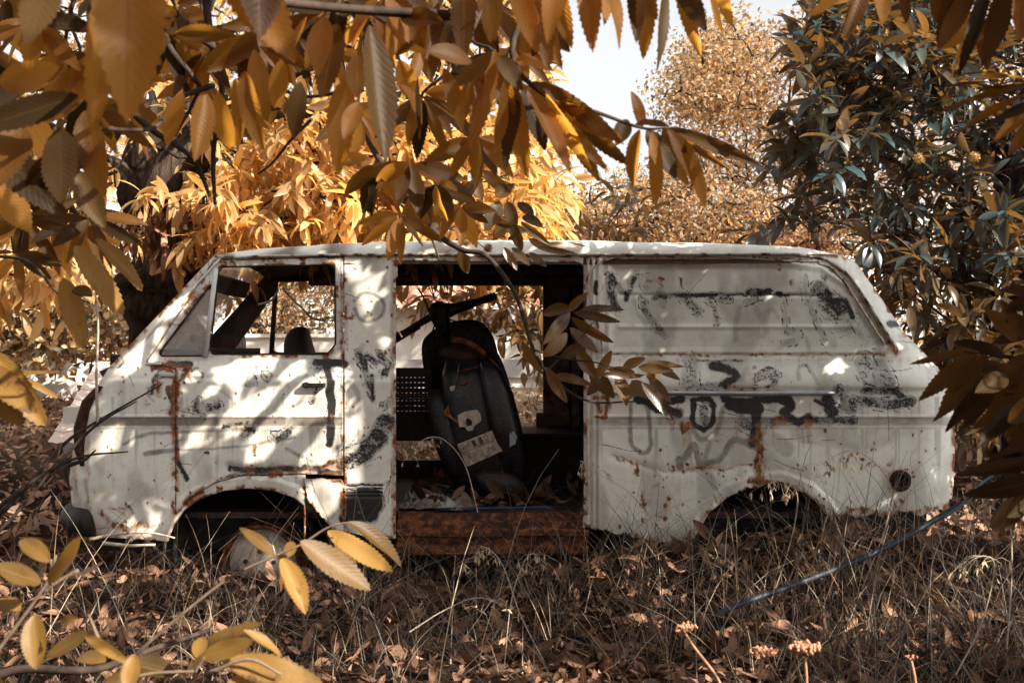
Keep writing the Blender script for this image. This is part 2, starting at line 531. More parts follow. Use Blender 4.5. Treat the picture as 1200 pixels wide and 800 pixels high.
# ---- spray paint, rust and grime, measured from the photograph (strokes: points, width, strength)
G = [  # flaking black paint, plus painted-in shade of the louvres and a vent hole
    ([(715, 325), (717, 345), (721, 362)], 8, .75), ([(716, 322), (726, 337), (735, 345)], 6, .7), ([(735, 346), (744, 327)], 6, .7), ([(735, 346), (733, 352)], 6, .8),
    ([(752, 350), (761, 372), (777, 392)], 7, .55), ([(747, 318), (750, 332), (757, 338)], 5, .4), ([(765, 349), (777, 347), (790, 347), (815, 346), (838, 346)], 5, .8),
    ([(774, 338), (777, 358)], 6, .5), ([(797, 326), (800, 338)], 3, .7), ([(800, 347), (810, 356), (818, 365)], 10, .55), ([(828, 349), (838, 362), (840, 380)], 5, .5),
    ([(832, 346), (855, 351)], 7, .6), ([(857, 352), (856, 346), (900, 346), (955, 346)], 3, .75), ([(877, 341), (900, 342), (914, 345)], 7, .8), ([(885, 350), (876, 356)], 6, .4),
    ([(960, 337), (968, 348), (985, 362)], 15, .72), ([(960, 345), (975, 352), (990, 352), (998, 372)], 7, .85), ([(962, 356), (975, 366), (990, 372)], 12, .5), ([(967, 325), (963, 340)], 6, .5),
    ([(920, 402), (930, 400), (936, 393), (926, 388)], 7, .35), ([(918, 350), (920, 365), (922, 390)], 5, .33), ([(943, 325), (945, 350), (955, 370), (966, 400)], 5, .36), ([(985, 385), (1000, 378), (1015, 385)], 14, .3),
    ([(1010, 372), (1020, 392)], 22, .3), ([(808, 424), (808, 449)], 16, .5), ([(835, 428), (856, 434), (862, 441), (850, 450)], 10, .85), ([(850, 450), (830, 452), (808, 450)], 6, .6),
    ([(885, 447), (890, 438), (902, 434), (911, 440), (906, 449)], 6, .5), ([(895, 440), (908, 436)], 9, .5), ([(936, 444), (935, 432), (946, 428), (958, 449)], 4, .45), ([(815, 422), (840, 423), (870, 423)], 3, .7),
    ([(1012, 425), (1020, 448)], 18, .5), ([(1030, 428), (1040, 448)], 16, .45), ([(1014, 458), (1040, 458), (1055, 462)], 9, .75), ([(1010, 470), (1045, 474), (1068, 470)], 11, .72), ([(982, 458), (990, 470), (1000, 472)], 12, .6), ([(984, 476), (1000, 478)], 8, .6),
    ([(748, 468), (770, 472), (798, 468)], 9, 1.0), ([(765, 476), (785, 482), (796, 484)], 10, .85), ([(812, 470), (813, 496), (824, 503)], 7, 1.0), ([(814, 468), (832, 468), (836, 492), (826, 502)], 6, .9), ([(824, 478), (826, 495)], 9, .6),
    ([(848, 467), (870, 472), (892, 468)], 9, 1.0), ([(856, 474), (880, 480), (888, 478)], 13, 1.0), ([(886, 470), (886, 500), (882, 518)], 12, .95), ([(895, 468), (915, 467), (928, 474), (918, 483)], 10, .95), ([(870, 495), (890, 505)], 12, .6),
    ([(922, 486), (935, 494), (948, 488)], 9, .85), ([(895, 492), (1000, 493)], 7, .7), ([(970, 468), (975, 484)], 14, .8), ([(955, 468), (962, 472)], 6, .8),
    ([(382, 424), (386, 450), (388, 482), (386, 520)], 9, .95), ([(370, 424), (404, 426)], 8, .95), ([(376, 432), (386, 446)], 14, .7), ([(372, 452), (366, 470)], 5, .6), ([(392, 470), (383, 500)], 6, .6),
    ([(205, 500), (209, 540), (219, 560)], 6, .85), ([(197, 455), (204, 478), (203, 498)], 7, .8), ([(186, 430), (196, 428), (222, 426)], 7, 1.0), ([(178, 462), (184, 440), (196, 438)], 5, .7),
    ([(312, 443), (309, 437), (314, 435), (318, 440), (312, 448), (306, 442), (308, 435)], 2, .8), ([(290, 449), (296, 442), (299, 449), (292, 452)], 5, .5), ([(236, 436), (229, 430), (222, 438), (226, 448), (236, 446), (238, 436)], 4, .5), ([(232, 468), (228, 482), (240, 486)], 6, .6), ([(246, 478), (256, 476)], 8, .7), ([(250, 468), (270, 488)], 3, .4),
    ([(285, 508), (296, 506), (290, 500)], 10, .7), ([(320, 512), (332, 510), (338, 506)], 9, .65), ([(262, 500), (282, 497)], 5, .8),
    ([(420, 415), (425, 425), (430, 418), (440, 425)], 8, .7), ([(425, 425), (430, 445), (436, 460)], 7, .7), ([(445, 415), (455, 428), (450, 438)], 8, .7), ([(435, 440), (437, 470)], 5, .8), ([(450, 475), (460, 470)], 8, .5),
    ([(408, 540), (425, 532), (440, 515), (452, 495)], 20, .72), ([(410, 528), (430, 522), (445, 500)], 14, .6), ([(416, 589), (434, 588)], 30, 1.0), ([(418, 598), (432, 600)], 22, 1.0), ([(405, 605), (420, 600)], 14, .8),
    ([(270, 549), (300, 551), (340, 549), (375, 548)], 7, .8), ([(375, 552), (400, 554)], 5, 1.0), ([(1043, 379), (1052, 379)], 7, 1.0),  # last stroke: dark of a vent hole painted on
    ([(404, 568), (448, 568)], 2, 1.0), ([(404, 572.5), (448, 572.5)], 2, 1.0), ([(404, 577), (448, 577)], 2, 1.0), ([(404, 581.5), (448, 581.5)], 2, 1.0),  # shade of the louvre grooves painted in black
    ([(698, 330), (698, 342)], 5, 1.0), ([(260, 560), (275, 556), (330, 555)], 2.5, .8), ([(400, 300), (401, 556)], 1.5, .8),
]
S_ = [  # soft brown-black sprayed strokes
    ([(739, 472), (739, 515), (750, 530), (762, 525), (760, 487), (757, 472)], 5, .75), ([(810, 502), (822, 515), (840, 505), (847, 478)], 6, .6), ([(795, 545), (805, 533), (813, 520), (820, 543)], 8, .72),
    ([(835, 507), (825, 543)], 5, .5), ([(825, 543), (845, 537), (860, 515), (882, 523)], 7, .72), ([(822, 548), (830, 556), (838, 570)], 9, .35), ([(796, 538), (797, 546)], 9, .75), ([(742, 348), (748, 368), (757, 380)], 5, .25),
    ([(867, 360), (862, 380), (862, 398)], 6, .35), ([(900, 365), (895, 395)], 6, .28), ([(886, 362), (897, 385), (893, 394)], 7, .3), ([(895, 367), (905, 362), (912, 372)], 5, .22), ([(945, 395), (948, 412)], 5, .3), ([(930, 398), (912, 408)], 6, .25),
    ([(145, 520), (160, 512), (185, 507), (240, 505), (290, 503)], 4, .75), ([(170, 532), (187, 529), (205, 527)], 6, .75), ([(205, 527), (240, 526), (290, 522), (345, 512)], 3, .65), ([(335, 525), (350, 533), (365, 540)], 4, .55), ([(218, 560), (240, 530)], 2, .35),
    ([(415, 352), (424, 344), (436, 344), (448, 352), (450, 364), (442, 374), (430, 377), (420, 372), (415, 362)], 4, .75), ([(410, 448), (420, 462), (412, 482)], 6, .4), ([(425, 405), (418, 420), (405, 430)], 7, .3), ([(400, 480), (420, 500), (410, 520)], 4, .35),
    ([(300, 470), (290, 490)], 3, .4), ([(220, 500), (216, 480), (230, 474)], 3, .45), ([(340, 480), (365, 465), (372, 475)], 4, .35), ([(875, 432), (868, 445)], 6, .3), ([(350, 440), (360, 425)], 5, .3), ([(330, 465), (322, 480), (335, 492)], 5, .35),
    ([(240, 455), (262, 460), (280, 478)], 3, .35), ([(180, 470), (172, 460), (182, 450), (192, 448)], 3, .4),
]
R_ = [  # rust
    ([(889, 500), (889, 540), (890, 565)], 10, .8), ([(886, 510), (887, 565)], 4, .9), ([(894, 515), (895, 560)], 3, .6), ([(905, 500), (906, 520)], 3, .5), ([(842, 500), (843, 516)], 2.5, .5), ([(885, 520), (886, 560)], 3, .7), ([(800, 498), (804, 503), (808, 499)], 9, .95), ([(803, 503), (804, 520)], 3, .7), ([(806, 503), (807, 520)], 2.5, .7), ([(863, 500), (864, 511)], 3, .7), ([(784, 492), (787, 504)], 4, .8),
    ([(940, 500), (940, 524)], 2.5, .6), ([(948, 500), (948, 518)], 4, .55), ([(720, 535), (767, 549), (800, 551), (855, 547), (895, 540)], 2, .75), ([(800, 550), (812, 549), (850, 548)], 4, .75), ([(746, 541), (746, 556)], 3, .8), ([(769, 550), (769, 558)], 3, .75),
    ([(752, 575), (754, 596)], 3, .7), ([(765, 571), (772, 568)], 4, .6), ([(760, 589), (757, 590)], 5, .5), ([(697, 465), (712, 466), (710, 486), (698, 488)], 5, .8), ([(703, 476), (705, 480)], 9, .6), ([(688, 305), (690, 400), (690, 600)], 3, .55),
    ([(700, 303), (800, 301), (940, 304), (975, 310), (1000, 335), (1045, 410)], 5, .5), ([(975, 315), (1000, 345), (1040, 408)], 4, .6), ([(1040, 400), (1048, 412)], 8, .75), ([(710, 416), (850, 416), (1040, 415)], 2, .75), ([(988, 415), (1030, 413)], 3, .7), ([(709, 310), (709, 412)], 2, .5),
    ([(829, 305), (834, 306)], 5, .8), ([(855, 453), (880, 455), (905, 453)], 3, .85), ([(905, 497), (912, 490), (918, 495)], 7, .9), ([(946, 493), (948, 499)], 8, .9), ([(908, 490), (920, 494)], 5, .9), ([(880, 562), (895, 566), (915, 568), (930, 572)], 9, .9), ([(930, 570), (955, 585), (975, 610)], 3, .8), ([(815, 628), (830, 602), (855, 580)], 1.6, .6),
    ([(980, 606), (1000, 598), (1030, 602), (1055, 604), (1110, 594)], 9, .7), ([(1055, 548), (1044, 556), (1043, 570)], 5, .75), ([(1047, 575), (1050, 600)], 5, .5), ([(1060, 575), (1060, 600)], 4, .4), ([(1060, 550), (1066, 560)], 4, .5),
    ([(195, 430), (205, 440), (206, 470), (200, 485)], 11, .8), ([(180, 430), (215, 430), (222, 440)], 10, .75), ([(214, 440), (200, 455)], 9, .8), ([(186, 465), (186, 445)], 6, .6), ([(118, 600), (130, 614), (150, 620), (165, 615)], 8, .75), ([(112, 575), (120, 582), (126, 578)], 8, .35),
    ([(130, 595), (145, 602), (150, 616)], 3, .75), ([(150, 596), (155, 606)], 4, .7), ([(150, 596), (140, 596)], 3, .7), ([(380, 546), (395, 540), (398, 548)], 7, .75), ([(340, 550), (370, 549)], 5, .55), ([(397, 505), (398, 550)], 2, .8), ([(390, 560), (398, 566)], 7, .3), ([(460, 310), (462, 420), (461, 620)], 2.5, .6),
    ([(202, 612), (213, 590), (240, 568), (275, 556)], 1.6, .8), ([(320, 545), (330, 548)], 8, .4), ([(285, 546), (296, 550)], 7, .5), ([(100, 560), (105, 620)], 3, .5), ([(90, 520), (88, 560), (95, 610)], 6, .5), ([(104, 520), (103, 560)], 1.5, .6), ([(206, 330), (200, 340), (180, 362)], 2, .4), ([(196, 352), (203, 345)], 5, .5),
]
D_ = [  # grime, soot and old filler (grey-brown)
    ([(112, 494), (402, 494)], 12, .62), ([(690, 494), (1112, 494)], 12, .5), ([(895, 508), (920, 525)], 22, .45), ([(940, 508), (1000, 515)], 24, .35), ([(1010, 520), (1040, 510)], 24, .35), ([(270, 545), (320, 552), (395, 550)], 12, .5), ([(975, 312), (1000, 340), (1045, 408)], 7, .65), ([(700, 306), (950, 305)], 4, .5),
    ([(1000, 385), (1025, 388)], 26, .25), ([(700, 610), (800, 630)], 20, .3), ([(684, 310), (692, 610)], 12, .3), ([(120, 620), (190, 628)], 14, .35), ([(460, 305), (462, 625)], 5, .5), ([(1055, 400), (1062, 395)], 5, .4), ([(1054, 393), (1063, 394)], 5, .55), ([(255, 310), (180, 420)], 4, .35),
    ([(360, 590), (370, 565)], 10, .3), ([(380, 575), (385, 600)], 18, .6), ([(940, 565), (990, 560)], 30, .12), ([(860, 470), (960, 475)], 20, .2),
]
def stroke_field(u, v, L, soft, warp=2.0):
    out = np.zeros(u.shape)
    wu = u + (fbm(u * .12, v * .12, 3) - .5) * 2 * warp * 2; wv = v + (fbm(u * .12 + 50, v * .12 + 9, 3) - .5) * 2 * warp * 2
    for pts, w, a in L:
        xs = [p[0] for p in pts]; ys = [p[1] for p in pts]; m = w + 10
        k = (u > min(xs) - m) & (u < max(xs) + m) & (v > min(ys) - m) & (v < max(ys) + m)
        if not k.any():
            continue
        P = pts if len(pts) < 3 else [tuple(q) for q in poly_curve(np.array(pts, float), 4)]
        d = seg_dist(wu[k], wv[k], P)
        out[k] = np.maximum(out[k], a * sst(w / 2 + soft, w / 2 - soft, d))
    return out
_spots = [(rng.uniform(735, 890), rng.uniform(520, 615), min(.45 + rng.exponential(.55), 2.4)) for _ in range(60)] + [(rng.uniform(115, 400), rng.uniform(420, 620), rng.uniform(.5, 1.4)) for _ in range(55)] + [(rng.uniform(930, 1100), rng.uniform(500, 600), min(.4 + rng.exponential(.4), 1.8)) for _ in range(30)] + [(rng.uniform(404, 460), rng.uniform(310, 620), rng.uniform(.5, 1.3)) for _ in range(25)]
_scr = [(rng.uniform(110, 1100), rng.uniform(310, 620), rng.normal() * .35 + (1.57 if rng.random() < .3 else 0), rng.uniform(8, 46)) for _ in range(70)]
def paint(u, v):
    g = stroke_field(u, v, [(p, w, a if a > .9 else a * .9) for p, w, a in G], 1.2, 1.2)
    # flakes: strong strokes stay solid, weak ones break up
    fl = fbm(u * .55, v * .55, 3); fl2 = fbm(u * .11 + 5, v * .11, 3)
    g = np.clip(g * 1.25 - (1 - g) * sst(.42, .62, fl) * .95 - (g < .9) * sst(.52, .7, fl2) * .35, 0, 1)
    # thin dry rims left where the faded letters ended
    for pts, w, a in G:
        if a < .8 and w >= 5:
            xs = [p[0] for p in pts]; ys = [p[1] for p in pts]; m = w + 8
            k = (u > min(xs) - m) & (u < max(xs) + m) & (v > min(ys) - m) & (v < max(ys) + m)
            if k.any():
                P = pts if len(pts) < 3 else [tuple(q) for q in poly_curve(np.array(pts, float), 4)]
                uu = u[k] + (fbm(u[k] * .15, v[k] * .15, 2) - .5) * 5; vv_ = v[k] + (fbm(u[k] * .15 + 30, v[k] * .15, 2) - .5) * 5
                d = seg_dist(uu, vv_, P)
                g[k] = np.maximum(g[k], .75 * np.exp(-((d - w * .75) / .8) ** 2) * sst(.42, .6, fbm(u[k] * .2 + 60, v[k] * .2, 3)))
    s = 1.2 * stroke_field(u, v, S_, 1.1, .6) * (.75 + .5 * (fbm(u * .2, v * .2, 3) - .5))
    r = stroke_field(u, v, R_, 2.8, 2.2) * (.25 + 1.45 * fbm(u * .3 + 3, v * .06, 4))
    for x, y, w in _spots:
        k = (np.abs(u - x) < 12) & (np.abs(v - y) < 16)
        if k.any():
            d = np.hypot(u[k] - x, (v[k] - y) * .8) + (fbm(u[k] * .5, v[k] * .5, 2) - .5) * 2.5
            r[k] = np.maximum(r[k], sst(w + 1, w - .5, d) * .95)
            dr = np.abs(u[k] - x) + np.abs(fbm(u[k] * .3, v[k] * .1, 2) - .5) * 3; r[k] = np.maximum(r[k], sst(w * .9 + .6, .2, dr) * sst(0, 2, v[k] - y) * sst(w * 7, 0, v[k] - y) * .5)
    r = np.maximum(r, sst(.74, .84, fbm(u * .07 + 40, v * .07, 5)) * .75)
    d = stroke_field(u, v, D_, 4.5, 1.0) * (.55 + .9 * fbm(u * .08, v * .08, 4))
    d = np.maximum(d, .42 * sst(.45, .7, fbm(u * .03 + 7, v * .012, 4)))
    d = np.maximum(d, sst(560, 640, v) * .3 * fbm(u * .05, v * .05, 3))
    # rain streaks under the mouldings and the belt
    stx = fbm(u * .22 + 11, v * .008, 4)
    for v0, ln, am in ((463, 60, .5), (501, 110, .5), (417, 34, .35), (303, 50, .3), (560, 70, .35)):
        d = np.maximum(d, sst(.5, .74, stx) * sst(0, 3, v - v0) * sst(ln, 0, v - v0) * am)
    # sharp-edged faded tape on the band
    band = ((v > 488.5) & (v < 499.5) & (((u > 114) & (u < 402)) | (u > 692))) * np.where(u < 402, .95, .6) * (.7 + .6 * fbm(u * .1, v * .3, 3)) * sst(.62, .5, fbm(u * .05 + 80, v * .01, 3) * .75)
    d = np.maximum(d, band)
    for x, y, ang, ln in _scr:
        k = (np.abs(u - x) < ln + 2) & (np.abs(v - y) < ln + 2)
        if k.any():
            c, s0 = math.cos(ang) * ln / 2, math.sin(ang) * ln / 2
            g[k] = np.maximum(g[k], .62 * sst(1.1, .2, seg_dist(u[k], v[k] + np.sin(u[k] * .1) * 1.5, [(x - c, y - s0), (x + c, y + s0)])))
    sq = fbm(u * .9 + 3, v * .9, 2)
    chip = sst(.72, .8, sq) * .4 * sst(.45, .6, fbm(u * .04 + 70, v * .04, 3))
    gm = stroke_field(u, v, [(p, w * 1.2, a) for p, w, a in G], 1.2, 1.0) * (.35 + .75 * fbm(u * .13 + 21, v * .13, 4))
    return g, s, r, d, chip, gm

def van_paint():
    t = NT('old_van_paint')
    a = t.n('SeparateColor'); t.l(t.attr('pa').outputs['Color'], a.inputs[0])
    b = t.n('SeparateColor'); t.l(t.attr('pb').outputs['Color'], b.inputs[0])
    n1 = t.noise(3.2, 6); n2 = t.noise(170, 3); n3 = t.noise(28, 6, rough=.65)
    base = t.mix(t.rng(n1, .35, .65), (.86, .83, .735), (.80, .79, .715))
    base = t.mix(t.math('MULTIPLY', t.rng(n3, .5, .75), .35), base, (.52, .47, .39))
    # fine scratches and pits
    v = t.n('TexVoronoi'); v.feature = 'F1'; v.inputs['Scale'].default_value = 55; t.l(t.obj(), v.inputs['Vector'])
    pit = t.math('MULTIPLY', t.rng(v.outputs['Distance'], .10, .16, 1, 0), t.rng(n3, .55, .66))
    base = t.mix(t.math('MULTIPLY', pit, .22), base, (.10, .06, .035))
    dirtc = t.mix(n3, (.17, .145, .12), (.30, .26, .21))
    col = t.mix(t.math('MULTIPLY', t.rng(t.math('SUBTRACT', a.outputs[2], t.math('MULTIPLY', n2, .2)), .0, .75), 1.0), base, dirtc)
    chipf = t.rng(t.math('SUBTRACT', b.outputs[1], t.math('MULTIPLY', n2, .5)), 0, .2)
    col = t.mix(chipf, col, (.09, .06, .045))
    col = t.mix(b.outputs[0], col, t.mix(n3, (.075, .06, .045), (.14, .11, .08)))
    col = t.mix(t.math('MULTIPLY', b.outputs[2], .95), col, t.mix(n3, (.06, .058, .06), (.13, .125, .12)))
    gf = t.rng(t.math('SUBTRACT', a.outputs[0], t.math('MULTIPLY', t.rng(n2, .3, .7), .5)), .02, .38)
    col = t.mix(gf, col, t.mix(n3, (.012, .011, .012), (.035, .03, .028)))
    col = t.mix(t.math('MULTIPLY', t.rng(a.outputs[1], 0, .8), .62), col, t.mix(n3, (.42, .20, .075), (.34, .17, .08)))
    rf = t.math('MAXIMUM', t.rng(t.math('SUBTRACT', a.outputs[1], t.math('MULTIPLY', t.rng(n3, .3, .7), .72)), .05, .42), t.math('MULTIPLY', a.outputs[1], .2))
    rc = t.ramp(t.noise(46, 6, rough=.7), [(.3, (.035, .013, .007)), (.46, (.13, .042, .013)), (.6, (.34, .12, .028)), (.75, (.48, .22, .07))])
    col = t.mix(rf, col, rc)
    rough = t.math('ADD', t.math('MULTIPLY', t.math('MAXIMUM', rf, a.outputs[2]), .35), .42)
    h = t.math('ADD', t.math('MULTIPLY', n3, .5), t.math('ADD', t.math('MULTIPLY', rf, t.math('MULTIPLY', n2, 1.0)), t.math('MULTIPLY', gf, .15)))
    t.principled(col, rough, .45, 0, t.bump(h, .3, .004))
    return t.m
M_PAINT = van_paint()

def dark_mat(name, c1, c2, rust=.3, rough=.8):
    t = NT(name)
    n = t.noise(9, 6); n2 = t.noise(60, 5)
    col = t.mix(t.rng(n, .4, .62), c1, c2)
    rc = t.ramp(n2, [(.35, (.03, .012, .008)), (.6, (.14, .045, .016)), (.75, (.25, .1, .04))])
    col = t.mix(t.math('MULTIPLY', t.rng(t.noise(14, 6), .52, .62), rust), col, rc)
    t.principled(col, rough, .3, 0, t.bump(n2, .35, .004))
    return t.m
M_INT = dark_mat('stained_inner_steel', (.05, .036, .03), (.085, .062, .05), .8)
M_BLACK = dark_mat('grimy_black_rubber', (.008, .0075, .007), (.018, .016, .015), .1, .6)
M_RUST = None
def rust_mat(name, dark=1.0):
    t = NT(name)
    n = t.noise(24, 8, rough=.68)
    col = t.ramp(n, [(.3, (.018 * dark, .009 * dark, .006 * dark)), (.47, (.06 * dark, .02 * dark, .01 * dark)), (.58, (.2 * dark, .065 * dark, .02 * dark)), (.72, (.36 * dark, .15 * dark, .06 * dark))])
    t.principled(col, .8, .3, 0, t.bump(t.noise(90, 5), .6, .006))
    return t.m
M_RUST = rust_mat('flaking_rust')
M_CHROME = simple_mat('dull_chrome', (.42, .44, .46), (.58, .60, .62), 30, .28, .5, .1, .9)
M_PALE = simple_mat('chalky_pale_paint', (.72, .70, .65), (.55, .53, .48), 8, .5, .4, .25)

# ---- grid panels
STEP = 1.15
gu = np.arange(72, 1124, STEP); gv = np.arange(296, 646, STEP)
def make_panel(name, f, us, vs, side='near', mat=None, rim=.022, parent=None, off=0.0, attrs=True):
    U, Vv = np.meshgrid(us, vs, indexing='ij')
    nu, nv = U.shape
    cu = (U[:-1, :-1] + U[1:, 1:]) / 2; cv = (Vv[:-1, :-1] + Vv[1:, 1:]) / 2
    keep = f(cu, cv) < 0
    idx = np.arange(nu * nv).reshape(nu, nv)
    q = np.stack([idx[:-1, :-1], idx[1:, :-1], idx[1:, 1:], idx[:-1, 1:]], -1)[keep]
    used, inv = np.unique(q, return_inverse=True)
    q = inv.reshape(q.shape)
    u = U.ravel()[used].copy(); v = Vv.ravel()[used].copy()
    e = np.concatenate([q[:, [0, 1]], q[:, [1, 2]], q[:, [2, 3]], q[:, [3, 0]]])
    es = np.sort(e, 1); key = es[:, 0].astype(np.int64) * len(u) + es[:, 1]
    uq, first, cnt = np.unique(key, return_index=True, return_counts=True)
    be = e[first[cnt == 1]]
    bv = np.unique(be)
    h = .35; mx = (us[1] - us[0]) * 1.3
    u0 = u[bv].copy(); v0 = v[bv].copy()
    for _ in range(3):
        s = f(u[bv], v[bv])
        gx = (f(u[bv] + h, v[bv]) - f(u[bv] - h, v[bv])) / (2 * h); gy = (f(u[bv], v[bv] + h) - f(u[bv], v[bv] - h)) / (2 * h)
        g2 = np.maximum(gx * gx + gy * gy, .25)
        u[bv] = np.clip(u[bv] - s * gx / g2, u0 - mx, u0 + mx); v[bv] = np.clip(v[bv] - s * gy / g2, v0 - mx, v0 + mx)
    y = Yb(u, v)
    d = CAMD + y
    X = (u - 600) * d * K; Z = CAMZ - (v - 400) * d * K
    Y = y + off if side == 'near' else VW - y + off
    P = np.stack([X, Y, Z], -1)
    F = [q if side == 'near' else q[:, ::-1]]
    at = {}
    if attrs:
        g, s, r, dd, ch, gm = paint(u, v)
        if side == 'far':
            g *= 0; s *= 0; gm *= 0
        # edges rust a little
        eb = np.zeros(len(u)); eb[bv] = 1
        sb = -f(u, v)
        r = np.maximum(r, eb * .75 * fbm(u * .08, v * .08, 3) * 1.3)
        if side == 'near':
            ne = fbm(u * .11 + 13, v * .11, 4)
            r = np.maximum(r, sst(7, 0, sb) * sst(.47, .62, ne) * .95)
            dd = np.maximum(dd, sst(9, 0, sb) * .45 * sst(.3, .6, fbm(u * .05, v * .05 + 8, 3)))
        one = np.ones(len(u))
        at = {'pa': np.stack([g, r, dd, one], -1), 'pb': np.stack([s, ch, gm, one], -1)}
    if rim:
        nb = len(bv)
        mp = np.full(len(u), -1); mp[bv] = np.arange(nb) + len(u)
        B = P[bv].copy(); B[:, 1] += rim if side == 'near' else -rim
        P = np.concatenate([P, B])
        F.append(np.stack([be[:, 1], be[:, 0], mp[be[:, 0]], mp[be[:, 1]]], -1))
        for k in at:
            at[k] = np.concatenate([at[k], at[k][bv]])
    return mk(name, P, F, mat or M_PAINT, parent or van, at)

def f_front_corner(u, v): return np.maximum(np.maximum(f_outF(u, v), -(f_door(u, v) - .9)), u - 357.5)
def f_doorpanel(u, v): return np.maximum(f_door(u, v), -f_win(u, v))
def f_pillar(u, v): return sdf(u, v, [(403.2, 299), (463.5, 299), (463.5, 631), (430, 629), (403.2, 622)])
def f_header(u, v): return np.maximum(sdf(u, v, [(463.9, 299), (685.6, 299), (685.6, 325), (463.9, 325)]), -sdf(u, v, [(474, 314), (676, 316), (676, 420), (474, 420)], 8.5))
sub = lambda a, b: gu[(gu > a) & (gu < b)]
fender = make_panel('front_corner_panel', f_front_corner, sub(72, 362), gv)
door = make_panel('front_door', f_doorpanel, sub(168, 406), gv)
pillar = make_panel('door_pillar_panel', f_pillar, sub(398, 470), gv)
header = make_panel('door_header', f_header, sub(458, 692), gv[gv < 335])
rear = make_panel('rear_side_panel', f_outR, sub(680, 1124), gv)
rear['label'] = 'ribbed blank rear side with graffiti, rust runs and a rotten lower edge'
door['label'] = 'front door without its main glass, scrawled and dappled'
# flap of bent sill below the door
def f_flap(u, v): return sdf(u, v, [(357, 561), (399, 561), (402.5, 566), (402.5, 624), (392, 622), (376, 603), (360, 585)]) + (fbm(u * .3, v * .3, 2) - .5) * 4
fl = make_panel('torn_sill_flap', f_flap, sub(350, 406), gv[gv > 550], off=-.012)

# far side (coarser), with the same front windows and an open loading side
FAR_OPEN = [(434, 330), (640, 330), (644, 400), (636, 470), (634, 560), (634, 566), (434, 566)]
FAR_OUT = [(250, 300), (300, 301), (404, 299), (684, 299)] + REAR_SIL + [(808, 625), (356, 625), (103, 628), (93, 612), (84, 590), (81, 560), (86, 520), (97, 480), (112, 455), (128, 430), (188, 366)]
def f_far(u, v): return np.maximum(sdf(u, v, FAR_OUT), -np.minimum(f_win(u, v), sdf(u, v, FAR_OPEN, 12)))
fu = np.arange(72, 1124, 3.0); fv = np.arange(296, 646, 3.0)
make_panel('far_side_panel', f_far, fu, fv, 'far')
make_panel('far_side_lining', f_far, fu, fv, 'far', M_INT, off=-.03, attrs=False, rim=0)
# near side inner skins so that the cabin is dark inside
def f_near_lining(u, v):
    return np.minimum(np.maximum(f_front_corner(u, v), u - 357), np.minimum(f_doorpanel(u, v), f_pillar(u, v))) + 1.5
make_panel('rear_side_lining', lambda u, v: f_outR(u, v) + 1.5, fu, fv, 'near', M_INT, off=.03, attrs=False, rim=0)
make_panel('cab_side_lining', f_near_lining, fu, fv, 'near', M_INT, off=.03, attrs=False, rim=0)

# ---- roof, nose, windscreen, tail
def edge_pt(u, v, far=False, extra=0.0):
    y = float(Yb(np.array([u], float), np.array([v], float))[0])
    p = W(u, v, CAMD + y)
    p[1] = (VW - y - extra) if far else y + extra
    return p
VE = lambda u: float(np.interp(u, [250, 268, 300, 404, 684, 960, 985, 1003], [300, 303, 301, 299, 299, 298, 299, 308]))
VT = lambda u: float(np.interp(u, [246, 262, 300, 380, 440, 560, 690, 860, 950, 985, 1003], [299.5, 296.5, 291, 286, 283.5, 282, 282, 286, 290, 296.5, 306]))
us = np.unique(np.concatenate([np.linspace(250, 310, 12), np.linspace(310, 940, 42), np.linspace(940, 1003, 12)]))
rows = []
for u in us:
    ve = VE(u); a = edge_pt(u, ve)
    zt = CAMZ + (400 - VT(u)) * (CAMD + .17) * K
    h = max(zt - a[2], .004)
    half = [(0, 0), (.006, .3), (.02, .62), (.045, .86), (.085, .97), (.14, 1.0)]
    ya = a[1] - .004
    prof = [(ya + dy, a[2] + h * k) for dy, k in half] + [(ya + .3, zt + .018), (ya + .5, zt + .028)]
    pr = prof + [(VW / 2, zt + .032)] + [(VW - y, z) for y, z in prof[::-1]]
    x = a[0]
    rows.append(np.array([[x * (1 + .012 * 0), y, z] for y, z in pr]))
rows = np.array(rows)
nU, nP = rows.shape[:2]
V = rows.reshape(-1, 3)
V[:, 2] += (fbm(V[:, 0] * 3 + 5, V[:, 1] * 3, 3) - .5) * .008
idx = np.arange(nU * nP).reshape(nU, nP)
q = np.stack([idx[:-1, :-1], idx[1:, :-1], idx[1:, 1:], idx[:-1, 1:]], -1).reshape(-1, 4)
gr = fbm(V[:, 0] * 9, V[:, 1] * 9 + 3, 4)
lf = sst(.2, -1.2, V[:, 0])
one = np.ones(len(V))
pa = np.stack([one * 0, sst(.6, .8, fbm(V[:, 0] * 6, V[:, 2] * 12 + V[:, 1] * 6, 4)) * .7, np.clip(lf * .75 * sst(.35, .6, gr) + .25 * sst(.5, .7, gr), 0, 1), one], -1)
mk('roof', V, [q], M_PAINT, van, {'pa': pa, 'pb': np.stack([one * 0, one * 0, one * 0, one], -1)})
Vc = V.copy(); Vc[:, 2] -= .045
mk('ceiling_lining', Vc, [q[:, ::-1]], M_INT, van)
rail = MB()
pts = [edge_pt(u, VE(u)) + np.array([0, -.008, .002]) for u in np.linspace(252, 930, 60)]
pts += [edge_pt(u, v) + np.array([0, -.006, 0]) for u, v in poly_curve(np.array([(945, 300), (968, 305), (990, 319), (1004, 336), (1046, 402)], float), 6)]
rail.tube(pts, .0075, 6)
rail.tube([edge_pt(u, v) + np.array([0, -.002, 0]) for u, v in poly_curve(np.array([(706, 411), (706, 306), (930, 306), (962, 310), (985, 325), (1036, 403)], float), 8)], .005, 6)
pts = [edge_pt(u, VE(u), True) + np.array([0, .008, .002]) for u in np.linspace(252, 955, 30)]
rail.tube(pts, .008, 6)
